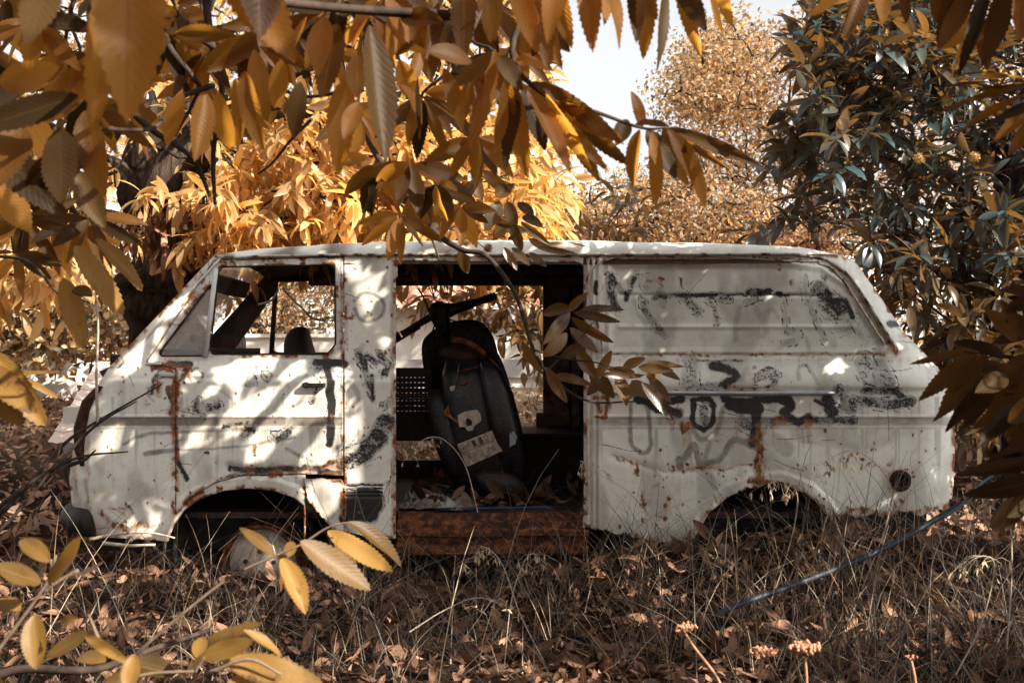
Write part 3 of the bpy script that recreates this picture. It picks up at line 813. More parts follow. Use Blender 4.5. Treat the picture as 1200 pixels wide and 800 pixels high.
def rail_mat():
    t = NT('rain_gutter'); n = t.noise(20, 6)
    c = t.mix(t.rng(n, .48, .6), (.55, .52, .46), (.10, .05, .03)); t.principled(c, .6, .3, 0, t.bump(n, .3, .004)); return t.m
rail.build('rain_gutter', rail_mat(), van, smooth=True)

def cross_loft(sil, bow, n=11):
    rings = []
    for (u, v) in sil:
        a = edge_pt(u, v); b = a.copy(); b[1] = VW - a[1]
        t = np.linspace(0, 1, n)[:, None]
        P = a * (1 - t) + b * t
        P[:, 0] += bow * (1 - (2 * t[:, 0] - 1) ** 2 * 1.0)
        rings.append(P)
    return rings
def dens(sil, m=6):
    o = []
    for (a, b), (c, d) in zip(sil[:-1], sil[1:]):
        for t in np.linspace(0, 1, m, endpoint=False):
            o.append((a + (c - a) * t, b + (d - b) * t))
    return o + [sil[-1]]
def painted_loft(name, rings, rustk=.5):
    mb = MB().loft(rings, closed=False)
    V = np.concatenate(mb.V); one = np.ones(len(V))
    r = sst(.55, .75, fbm(V[:, 1] * 5, V[:, 2] * 5, 4)) * rustk
    mk(name, V, [np.array(mb.F[4])], M_PAINT, van, {'pa': np.stack([one * 0, r, one * .2, one], -1), 'pb': np.stack([one * 0, one * 0, one * 0, one], -1)})
painted_loft('nose_panel', cross_loft(dens(FRONT_SIL[2:]), -.08), .9)
painted_loft('tail_panel', cross_loft(dens(REAR_SIL), .06), .6)
def dusty_glass(name, dens_=.6):
    t = NT(name)
    n = t.noise(6, 6); f = t.rng(n, .3, .7, dens_ - .2, min(1, dens_ + .25))
    d = t.n('BsdfDiffuse'); d.inputs['Color'].default_value = (.62, .58, .52, 1)
    tl = t.n('BsdfTranslucent'); tl.inputs['Color'].default_value = (.6, .55, .48, 1)
    m1 = t.n('MixShader'); m1.inputs[0].default_value = .45; t.l(d.outputs[0], m1.inputs[1]); t.l(tl.outputs[0], m1.inputs[2])
    tr = t.n('BsdfTransparent'); gl = t.n('BsdfGlossy'); gl.inputs['Roughness'].default_value = .12
    m2 = t.n('MixShader'); m2.inputs[0].default_value = .08; t.l(tr.outputs[0], m2.inputs[1]); t.l(gl.outputs[0], m2.inputs[2])
    m3 = t.n('MixShader'); t.l(f, m3.inputs[0]); t.l(m2.outputs[0], m3.inputs[1]); t.l(m1.outputs[0], m3.inputs[2])
    t.l(m3.outputs[0], t.out.inputs[0])
    return t.m
M_GLASS = dusty_glass('dusty_glass', .55)
ws = cross_loft(dens(FRONT_SIL[:3], 8), -.05)
MB().loft([r[1:-1] for r in ws], closed=False).build('windscreen', M_GLASS, van, smooth=True)
# glass still left in the quarter window
qp = [(182, 419), (248, 330), (242, 419)]
pp = [edge_pt(u, v, extra=.012) for u, v in qp]
q2 = [p + np.array([0, .004, 0]) for p in pp]
MB().add(np.array(pp + q2), [(0, 1, 2), (5, 4, 3), (0, 3, 4, 1), (1, 4, 5, 2), (2, 5, 3, 0)]).build('quarter_window', dusty_glass('dusty_quarter_glass', .22), van)
# pale trim beside the windscreen
MB().tube([edge_pt(u + 9, v + 3) + np.array([0, -.004, 0]) for u, v in dens([(250, 300), (188, 366), (132, 426)], 6)], .007, 6).build('windscreen_trim', M_PALE, van, smooth=True)
# divider bar of the door window, rubber of the frames
bar = MB()
bar.tube([edge_pt(240.5, 418) + np.array([0, -.003, 0]), edge_pt(247, 366) + np.array([0, -.003, 0]), edge_pt(253.5, 315) + np.array([0, -.003, 0])], .0125, 8)
bar.build('window_divider', M_PALE, door, smooth=True)
bar = MB().tube([edge_pt(240.5, 418, True), edge_pt(253.5, 312, True)], .016, 8)
bar.build('far_window_divider', M_INT, van, smooth=True)
rb = MB()
for poly, r in ((QW, 4), (MW, 6)):
    th = np.linspace(0, 2 * np.pi, 90)
    cx, cy = np.mean(poly, axis=0)
    ptsr = []
    f = (lambda a, b: sdf(a, b, poly, r))
    for a in th:
        lo, hi = 0, 110
        for _ in range(24):
            m = (lo + hi) / 2
            if f(np.array([cx + math.cos(a) * m]), np.array([cy + math.sin(a) * m]))[0] < 0: lo = m
            else: hi = m
        ptsr.append(edge_pt(cx + math.cos(a) * (lo - 1.2), cy + math.sin(a) * (lo - 1.2), extra=.008))
    rb.tube(ptsr, .0045, 5, cap=False)
rb.build('window_seal', M_BLACK, door, smooth=True)
# chrome strip, door handle, mirror bracket
st = MB()
a, b = edge_pt(712, 460.5), edge_pt(977, 460.5)
prof = np.array([[0, -.012, -.011], [0, -.016, -.004], [0, -.016, .006], [0, -.010, .012], [0, .006, .012], [0, .006, -.011]])
xs = np.linspace(a[0], b[0], 30)
st.loft([prof + np.array([x, a[1] - .001 + .002 * math.sin(x * 9), a[2] + .002 * math.sin(x * 4)]) for x in xs])
st.build('trim_strip', M_CHROME, van, smooth=True)
h = MB().box(edge_pt(368, 451) + np.array([0, -.022, 0]), (.11, .016, .022)).box(edge_pt(359, 451) + np.array([0, -.008, 0]), (.02, .02, .03)).box(edge_pt(379, 451) + np.array([0, -.008, 0]), (.02, .02, .02))
h.build('door_handle', M_BLACK, door, bevel=.004)
h = MB().box(edge_pt(195, 438.5) + np.array([0, -.012, 0]), (.065, .02, .02)).box(edge_pt(180, 426) + np.array([0, -.006, 0]), (.08, .016, .012))
h.build('mirror_bracket', M_PALE, door, bevel=.004)
# fuel filler
p = edge_pt(1055, 563)
ff = MB().lathe([(.05, .016), (.054, -.003), (.048, -.010), (.04, -.008), (.036, -.002), (.034, .05), (.0, .05)], p + np.array([0, 0, 0]), (0, 1, 0), 28)
ff.build('fuel_filler', rust_mat('dull_rust', .7), van, smooth=True)
MB().lathe([(.03, -.008), (.034, .0), (.03, .02), (.0, .02)], p + np.array([.0, -.012, -.004]), (0, 1, 0), 24).lathe([(.036, -.022), (.04, -.016), (.036, -.010), (.03, -.012), (.03, -.02), (.036, -.022)], p, (0, 1, 0), 24).build('filler_neck', M_BLACK, van, smooth=True)
# bumper (rubber ended) across the nose, lamp housing at the corner
bp = MB()
cur = poly_curve([W(112, 617, 5.66), W(97, 617, 5.72), W(90, 617, 5.9), (-2.28, .81, .35), (W(90, 617, 5.9)[0], VW - .3, .35), (W(97, 617, 5.72)[0], VW - .12, .35), (W(112, 617, 5.66)[0], VW - .06, .35)], 8)
cur[:, 2] = .36
rr = np.full(len(cur), .075); rr[:3] = (.04, .062, .072); rr[-3:] = (.072, .062, .04)
bp.tube(cur, rr, 14)
bp.build('bumper', M_BLACK, van, smooth=True)
lh = MB()
for (u, v, w) in ((0, 0, 0),):
    A = [(119, 452), (106, 470), (97, 500), (95, 525), (98, 545)]
    rings = []
    for i, (x, y) in enumerate(A):
        c = edge_pt(x, y) + np.array([-.004, -.008, 0]); rr = (.02, .042, .045, .034, .012)[i]
        th = np.linspace(0, 2 * np.pi, 14, endpoint=False)
        rings.append(c + np.stack([np.cos(th) * rr * .8, np.sin(th) * rr * .9, np.sin(th * 2 + i) * .004], -1))
    lh.loft(rings)
lh.build('lamp_housing', rust_mat('dark_rust', .35), van, smooth=True)
# sill steps in the open doorway, cabin floor, wheel housings, bulkhead, bench, dash, seat
zc = lambda v: CAMZ - (v - 400) * .0042
prof = [(.16, .402), (.10, .402), (.09, .396), (.085, .375), (.075, .37), (.055, .37), (.047, .362), (.045, .338), (.038, .332), (.02, .33), (.012, .322), (.012, .30), (.03, .292), (.034, .262), (.018, .256), (.004, .25), (.0, .242), (.0, .218), (.006, .212), (.03, .208), (.16, .208)]
x0, x1 = W(464.5, 0, CAMD)[0], W(690, 0, CAMD)[0]
ss = MB()
ss.loft([np.array([[x, y + .004 * math.sin(x * 11 + y * 60), z + .003 * math.sin(x * 7)] for y, z in prof]) for x in np.linspace(x0, x1, 26)], closed=True)
ss.build('door_sill', rust_mat('rusted_sill', .9), van)
MB().box((.0, .84, .385), (3.9, 1.4, .03)).build('cabin_floor', M_INT, van)
for cx, cv, r in ((282, 640, 82), (897, 640, 92)):
    c = W(cx, cv, CAMD); R = r * .0042
    wh = MB()
    ang = np.linspace(-.25, math.pi + .25, 26)
    r1 = np.array([[c[0] + math.cos(a) * R, .03, c[2] + math.sin(a) * R] for a in ang]); r2 = r1 + np.array([0, .5, 0])
    wh.loft([r1, r2, np.repeat([[c[0], .53, c[2]]], len(ang), 0)], closed=False)
    wh.build('wheel_housing', M_BLACK, van, smooth=True)
uf = MB().box((.0, .84, .27), (4.0, 1.1, .16)).box((1.85, .9, .28), (.6, 1.2, .3)).box((W(770, 0, CAMD)[0], .85, .25), (.7, 1.2, .2)).box((W(150, 0, CAMD)[0], .84, .3), (.45, 1.35, .2))  # black underframe, extended with boxes that fill the shade under the tail
uf.build('underframe_shade_fill', M_BLACK, van)
MB().box(W(652, 536, 6.75), (.42, .5, .27)).box(W(652, 536, 6.75) + np.array([0, 0, .15]), (.46, .54, .03)).build('bench_box', M_BLACK, van, bevel=.01)
ds = MB().box((W(205, 0, 5.9)[0], .82, zc(424)), (.36, 1.35, .12)).box((W(165, 0, 5.9)[0], .82, zc(440)), (.2, 1.38, .2)).tube([W(245, 424, 6.0), W(226, 407, 6.0)], .035, 10).tube([W(232, 410, 5.85), W(229, 399, 5.85)], [.012, .016], 8).lathe([(.0, -.025), (.024, -.016), (.03, 0), (.024, .018), (0, .025)], W(229, 397, 5.85), (0, 0, 1), 14)
ds.build('dashboard', M_BLACK, van, bevel=.006)
# seat with upright narrow head end
def rr_ring(c, w, d, n=20, p=3.0):
    th = np.linspace(0, 2 * np.pi, n, endpoint=False)
    return c + np.stack([np.sign(np.cos(th)) * np.abs(np.cos(th)) ** (2 / p) * d, np.sign(np.sin(th)) * np.abs(np.sin(th)) ** (2 / p) * w, th * 0], -1)
sm = MB()
base = W(352, 416, 6.35)
sm.loft([rr_ring(base + np.array([dx, 0, dz]), w, d) for dx, dz, w, d in ((.06, -.4, .22, .05), (.02, -.1, .22, .07), (0, .0, .2, .075), (-.01, .06, .15, .072), (-.01, .11, .13, .06), (.0, .145, .11, .04), (.005, .158, .07, .015))])
so = sm.build('seat_back', dark_mat('cracked_dark_vinyl', (.02, .016, .014), (.04, .03, .026), .1, .55), van, smooth=True)
MB().box(base + np.array([-.2, 0, -.45]), (.5, .46, .14)).build('seat_cushion', so.data.materials[0], van, bevel=.03)
MB().box(W(268, 335, 6.2), (.13, .4, .09), Matrix.Rotation(.3, 3, 'Y')).build('sun_visor', M_INT, van, bevel=.008)
mm = MB().lathe([(.0, -.012), (.075, -.012), (.085, 0), (.075, .014), (0, .02)], W(275, 404, 7.32), (.5, 1, 0), 26, 1.0)
mo = MB()
th = np.linspace(0, 2 * np.pi, 26, endpoint=False)
c = W(275, 406, 7.3)
mo.loft([c + np.stack([np.cos(th) * .072 * k, th * 0 + y, np.sin(th) * .135 * k], -1) for y, k in ((-.012, .9), (-.008, 1.0), (.012, 1.0), (.03, .8), (.036, .4))])
mo.tube([c + np.array([.02, .0, -.1]), c + np.array([.1, -.12, -.16])], .008, 6)
mo.build('far_mirror', simple_mat('faded_blue_grey', (.45, .52, .56), (.55, .6, .62), 14, .4), van, smooth=True)
MB().tube(poly_curve([W(331, 338, 6.9), W(342, 350, 6.8), W(356, 363, 6.7), W(366, 373, 6.7), W(381, 376, 6.7)], 6), .006, 6).tube(poly_curve([W(326, 340, 6.9), W(318, 352, 6.8), W(303, 357, 6.8)], 6), .007, 6).build('hanging_wire', M_PALE, van, smooth=True)
# inner posts seen through the doorway
po = MB()
pc = W(652, 0, 6.98)[0]
po.box((pc + .0, 1.46, .98), (.16, .1, 1.3)).box((pc + .12, 1.40, .98), (.05, .06, 1.25)).box((pc - .02, 1.44, .62), (.24, .08, .4), None, .85)
po.box((0.2, 1.42, zc(312)), (2.9, .08, .05)).box((0.2, 1.36, zc(299)), (2.9, .05, .04))
po.build('inner_post', dark_mat('rusted_inner_post', (.22, .16, .125), (.14, .095, .07), .8), van, bevel=.006)
# bare wheel rim standing in the front arch
wc = W(306, 662, 5.74)
wheel = MB().lathe([(.205, .0), (.212, -.012), (.205, -.02), (.192, -.015), (.187, .0), (.18, .03), (.165, .05), (.165, .10), (.19, .12), (.205, .13)], wc, (.12, 1, .08), 44)
wo = wheel.build('wheel_rim', rust_mat('rusty_rim', .9), van, smooth=True)
MB().lathe([(.178, .035), (.16, .028), (.13, .018), (.12, -.0), (.10, -.012), (.055, -.016), (.05, -.028), (.03, -.034), (0, -.034)], wc, (.12, 1, .08), 40).build('wheel_disc', simple_mat('flaking_white_wheel', (.7, .66, .58), (.42, .33, .24), 10, .55, .3, .4), wo, smooth=True)
for k in range(5):
    a = k * 2 * math.pi / 5 + .3
    MB().lathe([(.0, -.03), (.011, -.03), (.012, -.012)], wc + np.array([math.cos(a) * .075, .0, math.sin(a) * .075]), (.12, 1, .08), 6).build('wheel_nut', M_RUST, wo)
MB().lathe([(0, -.01), (.12, -.01), (.13, .02), (.13, .12), (0, .14)], W(232, 668, 5.95), (0, 1, .1), 30).tube([W(232, 668, 6.0), W(306, 662, 6.0), (W(306, 662, 6)[0], VW - .2, .2)], .035, 10).build('axle', M_BLACK, van, smooth=True)
# =================================================================== things standing in the van
SC = 6.12
scooter = thing('scooter', 'wrecked dark motor scooter standing in the open doorway with its tail towards us', 'scooter', tuple(W(575, 598, SC)))
def gloss_mat(name, c1, c2, rough=.3, spec=.5):
    t = NT(name); n = t.noise(14, 6); n2 = t.noise(70, 4)
    col = t.mix(t.rng(n, .4, .65), c1, c2)
    col = t.mix(t.math('MULTIPLY', t.rng(n2, .56, .68), .5), col, (.11, .07, .05))
    t.principled(col, t.math('ADD', t.math('MULTIPLY', n, .4), rough - .1), spec, 0, t.bump(n2, .15, .003))
    return t.m
M_SCB = gloss_mat('scratched_dark_blue_plastic', (.006, .007, .010), (.016, .015, .017))
M_SCK = gloss_mat('scratched_black_plastic', (.006, .0055, .005), (.014, .012, .011), .5)
def outline_plate(pts, d, thick, bulge, n=7, mat=M_SCK, name='leg_shield', parent=scooter, curl=0):
    """a curved plate: outline in the picture's measure at distance d, bowed by bulge metres"""
    P = poly_curve(np.array(pts + [pts[0]], float), 5)[:-1]
    c = P.mean(0)
    mb = MB(); front = []; rings = []
    for k in np.linspace(1, .08, n):
        q = c + (P - c) * k
        y = d + bulge * (1 - ((P[:, 0] - c[0]) * k / (np.ptp(P[:, 0]) / 2)) ** 2) * -1
        rings.append(np.array([W(a[0], a[1], d) + np.array([0, yy - d, 0]) for a, yy in zip(q, y)]))
    back = [r + np.array([0, thick, 0]) for r in rings]
    mb.loft(back[::-1] + rings, closed=True)
    return mb.build(name, mat, parent, smooth=True)
outline_plate([(499, 452), (494, 408), (502, 391), (522, 379), (548, 374), (566, 379), (578, 395), (586, 425), (600, 480), (612, 535), (612, 566), (580, 590), (548, 586), (520, 545)], 6.42, .03, -.06)
hb = MB()
hb.tube(poly_curve([W(471, 391, 6.45), W(490, 380, 6.42), W(507, 370, 6.4), W(516, 366, 6.4), W(532, 362, 6.4), W(552, 356, 6.42), W(566, 352, 6.45)], 6), np.interp(np.linspace(0, 1, 37), [0, .3, .45, .55, .7, 1], [.016, .022, .05, .052, .03, .018]), 12)
hb.loft([rr_ring(W(515 + dx, 366 + dy, 6.38), w, dd, 18, 2.4) for dx, dy, w, dd in ((0, -13, .02, .015), (0, -10, .05, .045), (0, -4, .07, .06), (0, 4, .07, .06), (2, 12, .055, .05), (3, 18, .045, .038), (4, 26, .045, .035))])
hbo = hb.build('handlebar', M_SCK, scooter, smooth=True)
MB().tube([W(560, 353.5, 6.44), W(581, 346.5, 6.46)], [.021, .022], 12).build('grip', M_BLACK, hbo, smooth=True)
MB().tube([W(468, 392, 6.45), W(448, 403, 6.46)], [.021, .022], 12).build('grip', M_BLACK, hbo, smooth=True)
MB().tube(poly_curve([W(548, 362, 6.36), W(560, 356, 6.33), W(577, 351, 6.35)], 4), .007, 6).build('brake_lever', M_RUST, hbo, smooth=True)
MB().tube(poly_curve([W(492, 384, 6.36), W(480, 391, 6.33), W(462, 402, 6.35)], 4), .007, 6).build('brake_lever', M_RUST, hbo, smooth=True)
MB().tube([W(518, 388, 6.45), W(545, 480, 6.5), W(565, 560, 6.5)], .035, 10).build('steering_column', M_SCK, scooter, smooth=True)
# tail: three lofted shells
def shell(name, secs, mat, p=2.6, dep=.16, n=24):
    return MB().loft([rr_ring(np.zeros(3), 1, 1, n, p) * np.array([w * K * SC, dd, 0]) + W(x, y, dist) for x, y, w, dd, dist in secs]).build(name, mat, scooter, smooth=True)
shell('tail_body', [(541, 412, 6, .05, 6.2), (545, 420, 22, .12, 6.18), (548, 440, 30, .18, 6.15), (553, 470, 36, .2, 6.13), (560, 505, 41, .2, 6.12), (567, 540, 44, .19, 6.13), (573, 562, 40, .17, 6.15), (577, 580, 26, .12, 6.2), (578, 590, 10, .05, 6.22)], M_SCB, 3.6)
shell('side_cowl', [(570, 420, 5, .04, 6.05), (574, 432, 13, .09, 6.04), (583, 460, 18, .13, 6.02), (592, 500, 19, .14, 6.0), (600, 535, 17, .13, 6.02), (603, 560, 10, .09, 6.05), (604, 572, 4, .04, 6.1)], M_SCB, 3.6)
shell('side_cowl', [(512, 455, 5, .04, 6.08), (513, 470, 13, .09, 6.06), (520, 500, 16, .13, 6.05), (530, 535, 15, .12, 6.05), (540, 562, 9, .08, 6.1)], M_SCK)
shell('seat_pan', [(538, 404, 12, .05, 6.22), (540, 410, 26, .14, 6.2), (543, 416, 28, .16, 6.19), (545, 424, 18, .1, 6.18)], dark_mat('torn_brown_seat', (.03, .018, .012), (.07, .035, .02), .8), 3)
MB().tube(poly_curve([W(530, 398, 6.06), (W(548, 402, 6.0)), W(569, 415, 6.02)], 5), [.018] * 10 + [.012], 8).build('grab_rail', M_RUST, scooter, smooth=True)
# tail lamp: chalky housing with its dark empty socket
def slab(name, pts, d, th, mat, parent, bev=.003, tilt=0.0):
    P = [W(x, y, d) + np.array([0, tilt * (y - pts[0][1]), 0]) for x, y in pts]
    n = len(P); Q = [p + np.array([0, th, 0]) for p in P]
    F = [tuple(range(n))[::-1], tuple(range(n, 2 * n))] + [(i, (i + 1) % n, (i + 1) % n + n, i + n) for i in range(n)]
    return MB().add(np.array(P + Q), F).build(name, mat, parent, bevel=bev)
tl = slab('tail_lamp', [(536, 487), (544, 482.5), (559, 480), (563, 486), (564, 493), (556, 499), (554, 504), (548, 505), (545, 500), (538, 500)], 5.90, .05, simple_mat('chalky_lamp_plastic', (.52, .45, .36), (.34, .28, .21), 40, .5), scooter, .006)
slab('lamp_socket', [(546, 491), (549, 489.5), (553, 493), (553, 498), (547, 499)], 5.893, .02, M_BLACK, tl, .001)
# licence plate, worn, with its marks pressed in
def plate_mat():
    t = NT('worn_number_plate'); n = t.noise(30, 6); n2 = t.noise(8, 4)
    col = t.mix(t.rng(n, .42, .62), (.42, .36, .29), (.24, .18, .13)); col = t.mix(t.rng(n2, .55, .7), col, (.15, .1, .07))
    t.principled(col, .6, .3, 0, t.bump(n, .3, .003)); return t.m
pl = slab('licence_plate', [(535.5, 520.5), (579, 503), (589, 528), (547, 547)], 5.885, .006, plate_mat(), scooter, .0015)
def pp_(a, b):   # plate coordinates 0..1
    p = np.array([535.5, 520.5]); r = np.array([43.5, -17.5]); dn = np.array([11, 26])
    return p + r * a + dn * b
marks = MB()
def mark(a0, b0, a1, b1, th=.0011):
    p, q = pp_(a0, b0), pp_(a1, b1)
    marks.tube([W(p[0], p[1], 5.8845), W(q[0], q[1], 5.8845)], th, 5)
mark(.03, .42, .86, .42, .0014)
for x in (.09, .74):
    th = np.linspace(0, 6.28, 13)
    marks.tube([W(*pp_(x + .045 * math.cos(a), .19 + .1 * math.sin(a)), 5.8845) for a in th], .0016, 5, cap=False)
for seg in ([(.10, .9), (.16, .58), (.22, .9)], [(.12, .75), (.2, .75)], [(.3, .9), (.3, .56), (.4, .6), (.33, .72), (.42, .9)], [(.36, .5), (.44, .56)], [(.6, .58), (.52, .62), (.52, .86), (.6, .92), (.67, .86), (.67, .6), (.6, .58)], [(.76, .9), (.8, .62), (.87, .6)], [(.77, .76), (.86, .8)], [(.92, .2), (.88, .5), (.93, .7)]):
    for (a, b), (c, d) in zip(seg[:-1], seg[1:]):
        mark(a, b, c, d)
marks.build('plate_marks', simple_mat('dark_plate_enamel', (.05, .035, .03), (.09, .07, .055)), pl)
for x in (.36, .54):
    slab('sticker', [tuple(pp_(x, .08)), tuple(pp_(x + .09, .08)), tuple(pp_(x + .09, .36)), tuple(pp_(x, .36))], 5.883, .003, simple_mat('brown_sticker', (.06, .025, .02), (.10, .06, .04)), pl, 0)
shell('rear_mudguard', [(574, 548, 12, .05, 6.02), (580, 556, 24, .09, 5.99), (588, 566, 26, .10, 5.98), (594, 576, 22, .09, 6.0), (598, 586, 15, .05, 6.06)], simple_mat('dusty_brown_plastic', (.026, .02, .016), (.05, .037, .028), 12, .6), 4.0)
slab('side_reflector', [(597, 508), (602, 505), (606, 512), (604, 520), (597, 524)], 5.86, .012, simple_mat('pale_blue_plastic', (.32, .38, .40), (.22, .25, .25), 30, .5), scooter, .003)
MB().lathe([(.0, -.05), (.13, -.05), (.19, -.035), (.21, 0), (.19, .035), (.13, .05), (0, .05)], W(572, 566, 6.35), (1, .1, .18), 28).build('rear_wheel', M_BLACK, scooter, smooth=True)
wi = MB()
for k in range(4):
    wi.tube(poly_curve([W(528 + k, 468, 5.98), W(525 - k * 1.5, 478 + k * 2, 5.94), W(529 - k, 488, 5.92), W(537, 493 + k, 5.9)], 5), .0028, 5)
wi.build('loose_wiring', simple_mat('orange_brown_wire', (.32, .12, .03), (.2, .07, .02)), scooter, smooth=True)
slab('small_badge', [(527, 453), (533, 451.5), (534, 457), (528, 458)], 5.955, .004, simple_mat('faded_white', (.5, .47, .42), (.4, .36, .3)), scooter, 0)
MB().lathe([(0, -.016), (.016, -.013), (.022, 0), (.018, .02)], W(577, 481, 5.93), (0, 1, 0), 12).build('rear_indicator', simple_mat('dull_orange_lens', (.32, .16, .10), (.45, .3, .22), 30, .4), scooter, smooth=True)
MB().tube(poly_curve([W(505, 372, 6.36), W(498, 352, 6.36), W(490, 338, 6.36)], 4), .006, 6).build('mirror_stalk', M_SCK, hbo, smooth=True)
tb_ = MB()
for a, b, c, d_ in ((528, 436, 566, 428), (524, 452, 560, 446), (530, 470, 572, 462)):
    tb_.tube(poly_curve([W(a, b, 6.02), W((a + c) / 2, (b + d_) / 2 + 1, 5.955), W(c, d_, 6.0)], 5), .006, 5)
tb_.build('bent_bracket', M_RUST, scooter, smooth=True)
MB().tube(poly_curve([W(556, 396, 6.3), W(575, 405, 6.25), W(592, 440, 6.2), W(606, 500, 6.2), W(611, 550, 6.22)], 6), .012, 8).build('shield_trim', M_SCK, scooter, smooth=True)
cb = MB()
for k in range(5):
    cb.tube(poly_curve([W(511 + k * 4, 376, 6.36), W(507 + k * 6, 392 + k * 3, 6.28), W(517 + k * 5, 412 + k * 2, 6.2), W(526 + k * 4, 430, 6.1)], 6), .0045, 5)
cb.tube(poly_curve([W(520, 372, 6.34), W(548, 384, 6.3), W(566, 420, 6.1), W(562, 452, 5.97)], 8), .0045, 5)
cb.build('control_cable', M_BLACK, scooter, smooth=True)
gp = MB()
for a in ([(538, 426), (533, 460), (532, 478)], [(563, 424), (572, 470), (580, 506)], [(532, 470), (552, 466), (570, 462)], [(586, 440), (598, 490), (606, 536)]):
    gp.tube(poly_curve([W(x, y, 5.955) for x, y in a], 6), .0035, 5)
gp.build('panel_beading', simple_mat('scuffed_grey_edge', (.09, .085, .08), (.05, .045, .04), 60, .5), scooter, smooth=True)
# crate
crate = thing('plastic_crate', 'black slatted plastic crate wedged beside the scooter', 'crate', tuple(W(480, 512, 6.35)))
x0, x1 = W(446, 0, 6.35)[0], W(506, 0, 6.35)[0]; z0, z1 = W(0, 512, 6.35)[2], W(0, 433, 6.35)[2]; y0, y1 = .62, .92
for nm, yy in (('front_lattice', y0), ('back_lattice', y1)):
    m = MB()
    for x in np.linspace(x0, x1, 13): m.box((x, yy, (z0 + z1) / 2), (.011, .012, z1 - z0))
    for k, z in enumerate(np.linspace(z0, z1, 14)): m.box((( x0 + x1) / 2, yy + .002, z), (x1 - x0, .009, .013))
    m.box(((x0 + x1) / 2, yy + .001, z0 + .05), (x1 - x0, .011, .12)).box(((x0 + x1) / 2, yy + .001, z1 - .02), (x1 - x0 + .02, .02, .035))
    m.build(nm, M_BLACK, crate)
for nm, xx in (('side_panel', x0), ('side_panel', x1)):
    m = MB()
    for y in np.linspace(y0, y1, 10): m.box((xx, y, (z0 + z1) / 2), (.012, .011, z1 - z0))
    for z in np.linspace(z0, z1, 10): m.box((xx, (y0 + y1) / 2, z), (.009, y1 - y0, .013))
    m.build(nm, M_BLACK, crate)
MB().box(((x0 + x1) / 2, (y0 + y1) / 2, z0 + .006), (x1 - x0 - .02, y1 - y0 - .02, .012)).build('crate_floor', M_BLACK, crate)
# crumpled sheet on the floor
g = np.linspace(0, 1, 46); A, B = np.meshgrid(g, g * 1.0, indexing='ij')
zz = .41 + .075 * (np.abs(fbm(A * 9, B * 8, 2) - .5) * 2.2 + np.abs(fbm(A * 22 + 4, B * 18, 2) - .5) * .8) * np.clip(np.minimum(np.minimum(A, 1 - A), np.minimum(B, 1 - B)) * 6 + .15, 0, 1)
xa, xb = W(467, 0, 5.75)[0], W(546, 0, 5.75)[0]
V = np.stack([xa + (xb - xa) * A + (fbm(A * 5 + 3, B * 5, 3) - .5) * .16, .13 + .3 * B + (fbm(A * 5, B * 5 + 9, 3) - .5) * .12, zz], -1).reshape(-1, 3)
ix = np.arange(46 * 46).reshape(46, 46)
sheet = mk('plastic_sheet', V, [np.stack([ix[:-1, :-1], ix[1:, :-1], ix[1:, 1:], ix[:-1, 1:]], -1).reshape(-1, 4)], simple_mat('dirty_plastic_film', (.34, .33, .30), (.16, .12, .09), 9, .35, .5, .4), None)
tag(sheet, 'crumpled dirty plastic sheet lying on the sill of the doorway', 'plastic sheet')
rod = MB().tube([W(512, 597, 5.73), W(560, 595.5, 5.73), W(640, 594.5, 5.75), W(652, 594, 5.75)], .009, 8).build('plastic_rod', simple_mat('dark_blue_plastic', (.015, .03, .07), (.03, .05, .09), 20, .35), None, smooth=True)
tag(rod, 'thin dark blue rod lying along the door sill', 'rod')
# =================================================================== ground, far setting
def gz(x, y):
    x = np.asarray(x, float); y = np.asarray(y, float)
    z = np.where(y < 2.4, 0, .115 * (np.minimum(y, 10) - 2.4)) + np.where(y > 10, .004 * (y - 10), 0)
    z = z + .2 * np.exp(-((y + .12) / .42) ** 2) * sst(-.3, .7, x) + .06 * np.exp(-((y + .1) / .4) ** 2)
    near = np.exp(-((x / 9) ** 2 + ((y + 1) / 9) ** 2))
    return z + (fbm(x * .5 + 40, y * .5 + 40, 3) - .5) * .16 * near + (fbm(x * 2.2 + 9, y * 2.2, 3) - .5) * .05 * near
def axis_(a, b, st, far):
    m = np.arange(a, b, st); k = st * 1.25 ** np.arange(1, 60); r = b + np.cumsum(k); l = a - np.cumsum(k)
    return np.concatenate([l[l > -far][::-1], m, r[r < far]])
xs = axis_(-5, 5, .07, 900); ys = axis_(-6, 9, .07, 900)
GX, GY = np.meshgrid(xs, ys, indexing='ij')
GZ = gz(GX, GY)
ix = np.arange(GX.size).reshape(GX.shape)
def ground_mat():
    t = NT('leaf_littered_soil')
    n = t.noise(1.6, 8); n2 = t.noise(35, 8, rough=.7)
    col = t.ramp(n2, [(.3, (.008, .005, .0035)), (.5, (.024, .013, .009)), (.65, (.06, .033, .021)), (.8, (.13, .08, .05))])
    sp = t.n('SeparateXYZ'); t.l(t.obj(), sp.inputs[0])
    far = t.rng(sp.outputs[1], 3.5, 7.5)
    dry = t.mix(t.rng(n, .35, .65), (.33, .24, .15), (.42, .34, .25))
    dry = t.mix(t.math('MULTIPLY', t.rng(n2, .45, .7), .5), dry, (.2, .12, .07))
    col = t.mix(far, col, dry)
    t.principled(col, .95, .1, 0, t.bump(n2, .9, .03))
    return t.m
gr_ = mk('ground', np.stack([GX, GY, GZ], -1).reshape(-1, 3), [np.stack([ix[:-1, :-1], ix[1:, :-1], ix[1:, 1:], ix[:-1, 1:]], -1).reshape(-1, 4)], ground_mat())
gr_['kind'] = 'structure'
